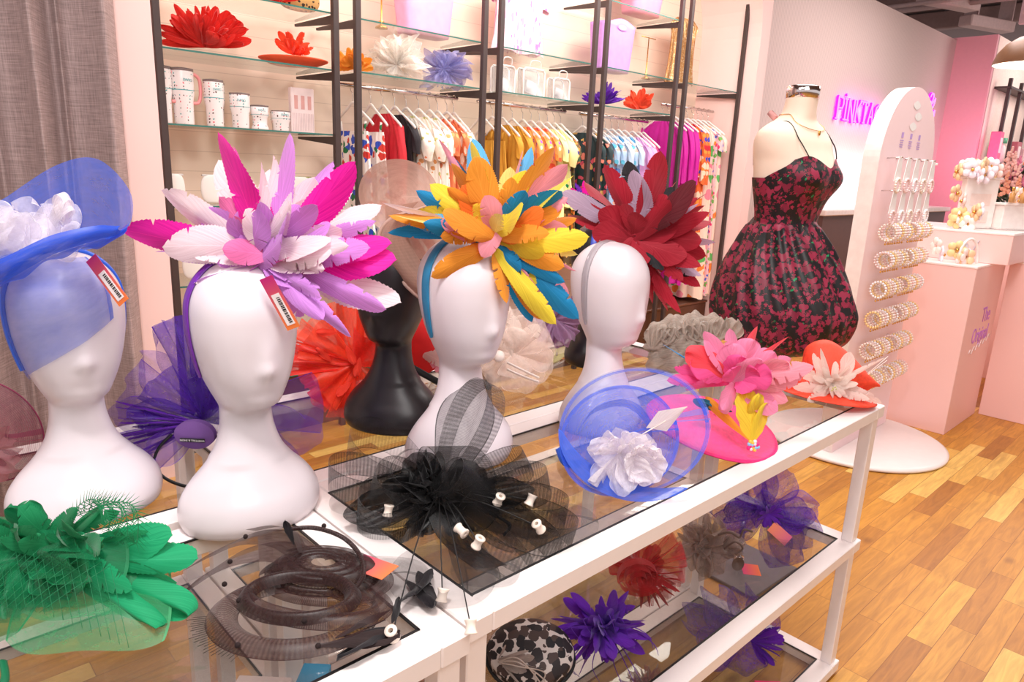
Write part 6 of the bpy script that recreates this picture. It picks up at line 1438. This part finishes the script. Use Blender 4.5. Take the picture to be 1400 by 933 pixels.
jb = jcase('cream earring display with bare panels in the middle of the raised plinth', 5.25, .74, 1.366, .26, .34)
for k in range(2): MB().box((.0, -.027, .20-.12*k), (.16, .002, .08), bev=.002).build('printed_card', solid('card_cream', (250, 226, 216), .5), jb, smooth=False)
jc = jcase('clear case of small bottles at the right of the raised plinth', 5.45, .56, 1.366, .26, .17, .12)
hairc = [(252, 222, 160), (254, 238, 230), (250, 208, 164), (246, 236, 246), (252, 220, 212)]
clipm = [solid('clip_%d' % k, c, .25) for k, c in enumerate(hairc)]
cn = ['amber', 'cream', 'orange', 'lilac-white', 'peach']
for k in range(44):
    if k < 20: x, y, z = 5.22+random.uniform(-.16, .14), .74+random.uniform(-.1, .14), 1.366+.36+random.uniform(0, .07)
    elif k < 30: x, y, z = 5.50+random.uniform(-.09, .09), .56+random.uniform(-.07, .07), 1.366+.19+random.uniform(0, .05)
    elif k < 38: x, y, z = 4.99+random.uniform(-.03, .05), .70+random.uniform(-.10, .12), 1.366+random.uniform(.03, .26)
    else: x, y, z = 4.78+random.uniform(-.05, .05), .62+random.uniform(0, .3), 1.156+random.uniform(.02, .1)
    c = k % 5
    t = thing('flower_clip', cn[c]+' petal hair clip heaped with the others on the plinth displays', 'hair clip', (x, y, z), random.uniform(0, 6), cn[c]+' flower clips')
    mb = MB()
    for j in range(5):
        a = 2*pi*j/5; mb.sphere((.036*cos(a), .0, .036*sin(a)), .027, 8, (1, .45, 1))
    mb.build('petals', clipm[c], t); MB().sphere((0, -.014, 0), .012, 8).build('centre', gold, t)
for k in range(2):
    t = thing('headband', ('white padded headband standing on the low plinth top', 'slim grey beaded headband standing on the low plinth top')[k], 'headband', (4.80+.18*k, .62-.03*k, 1.155), -.6)
    MB().tube([(.075*cos(a*pi/24), 0, .16*sin(a*pi/24)+.002) for a in range(25)], .009-.003*k, 8).build('band', (hang_w, solid('band_grey', (190, 176, 180), .4))[k], t)
    if k: MB().grid(10, 1, lambda u, q: Vector((.0, 0, 0)), cu=True) 
for k in range(3):
    t = thing('perfume_bottle', 'small glass bottle of golden liquid in the clear case, '+('leftmost', 'middle', 'rightmost')[k]+' of three', 'bottle', (5.30+.06*k, .55-.05*k, 1.556), 0, 'small bottles on the raised plinth')
    MB().lathe([(0, 0), (.018, 0), (.018, .06), (.008, .07), (.008, .085), (0, .085)], 16).build('bottle', solid('honey', (206, 150, 90), .15), t); MB().lathe([(0, .085), (.011, .085), (.011, .105), (0, .105)], 12).build('cap', gold, t)
# flowers
t = thing('flower_arrangement', 'vase of peach and pink blossoms with dark green leaves behind the plinths', 'flowers', (7.35, .98, 1.15))
MB().lathe([(0, 0), (.08, 0), (.11, .06), (.12, .16), (.08, .26), (.085, .28), (.07, .28), (.07, .2), (0, .2)], 32).build('vase', solid('vase_white', (244, 226, 222), .3), t)
leafm = solid('leaf_green', (62, 78, 54), .6); blm = [solid('blossom_peach', (232, 160, 130), .7), solid('blossom_pink', (220, 130, 160), .7), solid('blossom_rose', (240, 190, 180), .7)]
for k in range(26):
    a = random.uniform(0, 6.28); r = random.uniform(.05, .34); top = Vector((r*cos(a), r*sin(a)*.7, random.uniform(.55, .86)-r*.4))
    MB().tube([(0, 0, .2), tuple(top*.6+Vector((0, 0, .1))), tuple(top)], .004, 5).build('stem', leafm, t)
    mb = MB()
    for j in range(22):
        q = j/22; mb.sphere(top+Vector((random.uniform(-.04, .04)*(1-q), random.uniform(-.04, .04)*(1-q), -.10+.2*q)), .020*(1-.5*q), 6)
    mb.build('blossom', blm[k % 3], t)
for k in range(40):
    a = random.uniform(0, 6.28); feather(t, (0, 0, .28+random.uniform(0, .25)), (cos(a), sin(a)*.8, random.uniform(-.1, .8)), (0, 0, 1), random.uniform(.16, .28), .07, leafm, 'petal', 'leaf')
plinth('pink plinth under the flower vase behind the others', 6.6, 8.2, .55, 1.45, 0, 1.145)

# ---------------------------------------------------------------- far wall: counter, neon, fixtures
t = thing('cash_counter', 'pale counter with a glowing white light box along the fluted wall', 'counter', (10.2, 3.25, 0))
MB().box((0, 0, .62), (4.6, .6, 1.24), bev=.01).build('body', solid('counter_body', (90, 60, 56), .5), t, smooth=False)
MB().box((0, 0, 1.27), (4.7, .7, .07), bev=.01).build('top', solid('counter_top', (226, 210, 204), .35), t, smooth=False)
MB().box((0, .27, 1.50), (4.6, .05, .38), bev=.005).build('light_box', glow('light_box_white', (255, 246, 250), 1.1), t, smooth=False)
area('counter_strip_light', (10.2, 3.40, 1.72), (10.2, 3.62, 2.4), 4.4, 16, (1, .9, .97), .05)
for k in range(3):
    t = thing('garment_bag', 'orange cloth hanging from the cash counter front, '+('leftmost', 'middle', 'rightmost')[k]+' of three', 'cloth', (9.35+.22*k, 2.93, .55), 0, 'orange cloths on the counter')
    MB().grid(16, 10, lambda u, q: Vector(((u-.5)*.2, .01*sin(u*14), .66*q)), ).build('cloth', solid('cloth_orange', (246, 106, 50), .8), t)
neon = glow('neon_pink', (255, 130, 255), 1.6); neonb = glow('neon_magenta', (228, 40, 230), 1.3)
t = thing('neon_sign', 'glowing magenta neon sign with serif letters on the fluted wall', 'sign', (9.27, 3.56, 2.46))
def neon_letters(parent):
    Hh = .28; gl = {'P': [[(0, 0), (0, 1)], [(0, 1), (.55, .95), (.6, .7), (.5, .5), (0, .48)], [(-.12, 0), (.14, 0)]], 'I': [[(.1, 0), (.1, .95)], [(-.05, 0), (.25, 0)], [(-.05, .95), (.25, .95)], [(.08, 1.12), (.13, 1.16)]], 'N': [[(0, 0), (0, 1)], [(0, 1), (.6, -.08)], [(.6, -.08), (.6, 1)], [(-.1, 0), (.1, 0)]],
          'K': [[(0, 0), (0, 1)], [(.55, 1), (.02, .45)], [(.15, .55), (.6, 0)], [(-.1, 0), (.12, 0)], [(.45, 1), (.65, 1)]], 'T': [[(.3, 0), (.3, 1)], [(-.05, 1), (.65, 1)], [(-.05, 1), (-.07, .85)], [(.65, 1), (.67, .85)], [(.2, 0), (.4, 0)]], 'A': [[(0, 0), (.3, 1), (.6, 0)], [(.1, .35), (.5, .35)]], 'G': [[(.62, .85), (.4, 1.0), (.1, .85), (0, .5), (.1, .12), (.4, -.02), (.62, .15), (.62, .42), (.4, .42)], [(.62, .15), (.55, -.12), (.35, -.2)]]}
    x = 0
    for ch, w in (('P', .215), ('I', .12), ('N', .235), ('K', .215), ('T', .215), ('A', .215), ('G', .24)):
        for off, m_, r, y in ((0, neonb, .020, .012), (0, neon, .011, -.008)):
            mb = MB()
            for st in gl[ch]: mb.tube([(x+p[0]*.27, y, p[1]*Hh) for p in st], r, 8)
            mb.build('letter_tube' if r < .015 else 'letter_glow_tube', m_, parent)
        x += w+.01
neon_letters(t)
def script_sign(label, loc, strokes, name='neon_sign'):
    t = thing(name, label, 'sign', loc)
    for m_, r, y in ((neonb, .020, .012), (neon, .011, -.008)):
        mb = MB(); [mb.tube(smooth([(p[0], y, p[1]) for p in st], 30), r, 8) for st in strokes]; mb.build('script_tube', m_, t)
    return t
script_sign('small magenta neon script in two lines behind the arched rack top', (12.75, 3.56, 2.75), [[(0, .30), (.06, .36), (.14, .33), (.10, .22), (.02, .24), (.12, .20), (.24, .30), (.2, .18), (.14, .12)], [(.02, .06), (.08, .12), (.10, .02), (.17, .11), (.2, .02), (.3, .11), (.28, -.02), (.2, -.08)]])
script_sign('scrap of magenta neon script showing beside the white alcove frame', (6.98, 3.56, 2.93), [[(-.12, .02), (-.02, .12), (.02, .04), (.0, -.02), (.10, .02), (.16, .11), (.12, .13), (.17, .04), (.12, -.03), (.05, -.01)]])
pl = area('far_wall_fill', (15.2, 1.2, 3.9), (15.2, 3.0, 2.3), 1.5, 38, (1, .90, .85))  # fill added to brighten the far right wall, no fixture behind it
area('neon_spill', (10.1, 3.45, 2.6), (10.1, 3.6, 2.6), 1.5, 3, (1, .2, .95), .25)
area('rose_wall_wash', (13.0, 2.2, 2.0), (13.7, 3.3, 2.0), .8, 14, (1, .35, .6))
# pendant lamp
t = thing('pendant_lamp', 'brown dome pendant lamp with bright white inside at the right edge', 'lamp', (8.32, 1.27, 2.86))
MB().lathe([(.335, 0), (.33, .035), (.30, .12), (.24, .20), (.15, .26), (.05, .29), (.03, .30), (.03, .34), (0, .34)], 48, cap=False).build('dome', solid('dome_brown', (128, 92, 64), .4), t)
MB().lathe([(.331, .002), (.325, .035), (.295, .115), (.235, .192), (.145, .25), (0, .28)], 48, cap=False).build('inner_reflector', solid('reflector_white', (255, 250, 245), .5), t)
MB().sphere((0, 0, .10), .06, 16).build('bulb', glow('bulb', (255, 240, 225), 90), t)
MB().tube([(0, 0, .33), (0, 0, 2.4)], .006, 8).build('cable', blackcloth, t)
# far shelving and goods
t = thing('wall_fixture', 'far black framed shelving in a pale arched recess at the right edge', 'shelving', (15.2, 2.80, 0))
for k in range(4): MB().box((-1.05+.75*k, 0, 1.75), (.07, .05, 3.4)).build('post', blackmetal, t, smooth=False)
for z in (1.0, 2.05, 3.30): MB().box((0.1, .1, z), (2.5, .3, .035)).build('shelf', blackmetal, t, smooth=False)
for k, (x, z, c, w, h, lab) in enumerate([(14.0, 2.07, (236, 110, 150), .22, .5, 'pink boxed toy on the far shelf'), (14.45, 2.07, (90, 190, 140), .12, .4, 'green bottle on the far shelf'), (15.3, 2.07, (190, 110, 120), .3, .4, 'dusty red box on the far shelf'), (15.8, 2.07, (240, 200, 200), .2, .3, 'pale box at the end of the far shelf'), (14.2, 1.02, (220, 180, 190), .3, .4, 'rose box on the lower far shelf')]):
    q = thing('boxed_toy' if k != 1 else 'bottle', lab, 'box' if k != 1 else 'bottle', (x, 2.80, z))
    if k == 1:
        MB().lathe([(0, 0), (.06, 0), (.06, .26), (.03, .30), (.03, .33), (0, .33)], 16).build('body', solid('far_1', (244, 240, 230), .4), q); MB().lathe([(0, .33), (.06, .33), (.06, .42), (0, .42)], 12).build('cap', solid('far_1c', c, .4), q)
    else:
        MB().box((0, 0, h/2), (w, .15, h), bev=.01).build('box_body', solid('far_%d' % k, c, .6), q, smooth=False); MB().box((0, -.076, h*.55), (w*.6, .004, h*.5)).build('box_label', solid('far_l%d' % k, (250, 226, 226), .6), q, smooth=False)
# ceiling steelwork
steel = solid('painted_steel', (190, 164, 164), .7)
def ctube(name, label, a, b, r, cat='pipe'):
    tag(MB().tube([a, b], r, 10).build(name, steel, None), label, cat)
ctube('pipe', 'thin pipe crossing under the dark ceiling', (13.2, 6.6, 4.62), (13.2, -3, 4.62), .035)
ctube('pipe', 'lower conduit pipe near the column below the dark ceiling', (14.2, 5.6, 4.75), (14.2, -3, 4.75), .05)
t = tag(MB().box((13.6, 2.55, 4.75), (.08, .34, 1.1), bev=.01).build('steel_hanger_plate', solid('plate_mauve', (210, 180, 184), .7), None, smooth=False), 'mauve steel plate hanging from the ceiling above the rose wall', 'plate')
for k in range(4): tag(MB().box((10.5+2.2*k, 2.5, 5.05), (.25, 9, .35), bev=.02).build('ceiling_beam', solid('beam_dark', (150, 126, 124), .8), None, smooth=False), 'dark steel beam across the ceiling, '+('nearest', 'second', 'third', 'farthest')[k]+' of the four', 'beam', 'ceiling beams')
for k in range(3):
    t = thing('air_duct', ('grey sheet metal duct under the dark ceiling, nearest of three in a row', 'grey sheet metal duct under the dark ceiling, middle one of three in a row', 'grey sheet metal duct under the dark ceiling, farthest of three in a row')[k], 'duct', (11.5+2.4*k, 3.9, 4.65), -.35)
    MB().box((0, 0, .1), (1.3, .28, .2), bev=.02).build('casing', solid('duct_grey', (200, 172, 170), .7), t, smooth=False)
    for sg in (-1, 1): MB().box((sg*.5, 0, .42), (.03, .29, .45)).build('hanger_strap', steel, t, smooth=False)
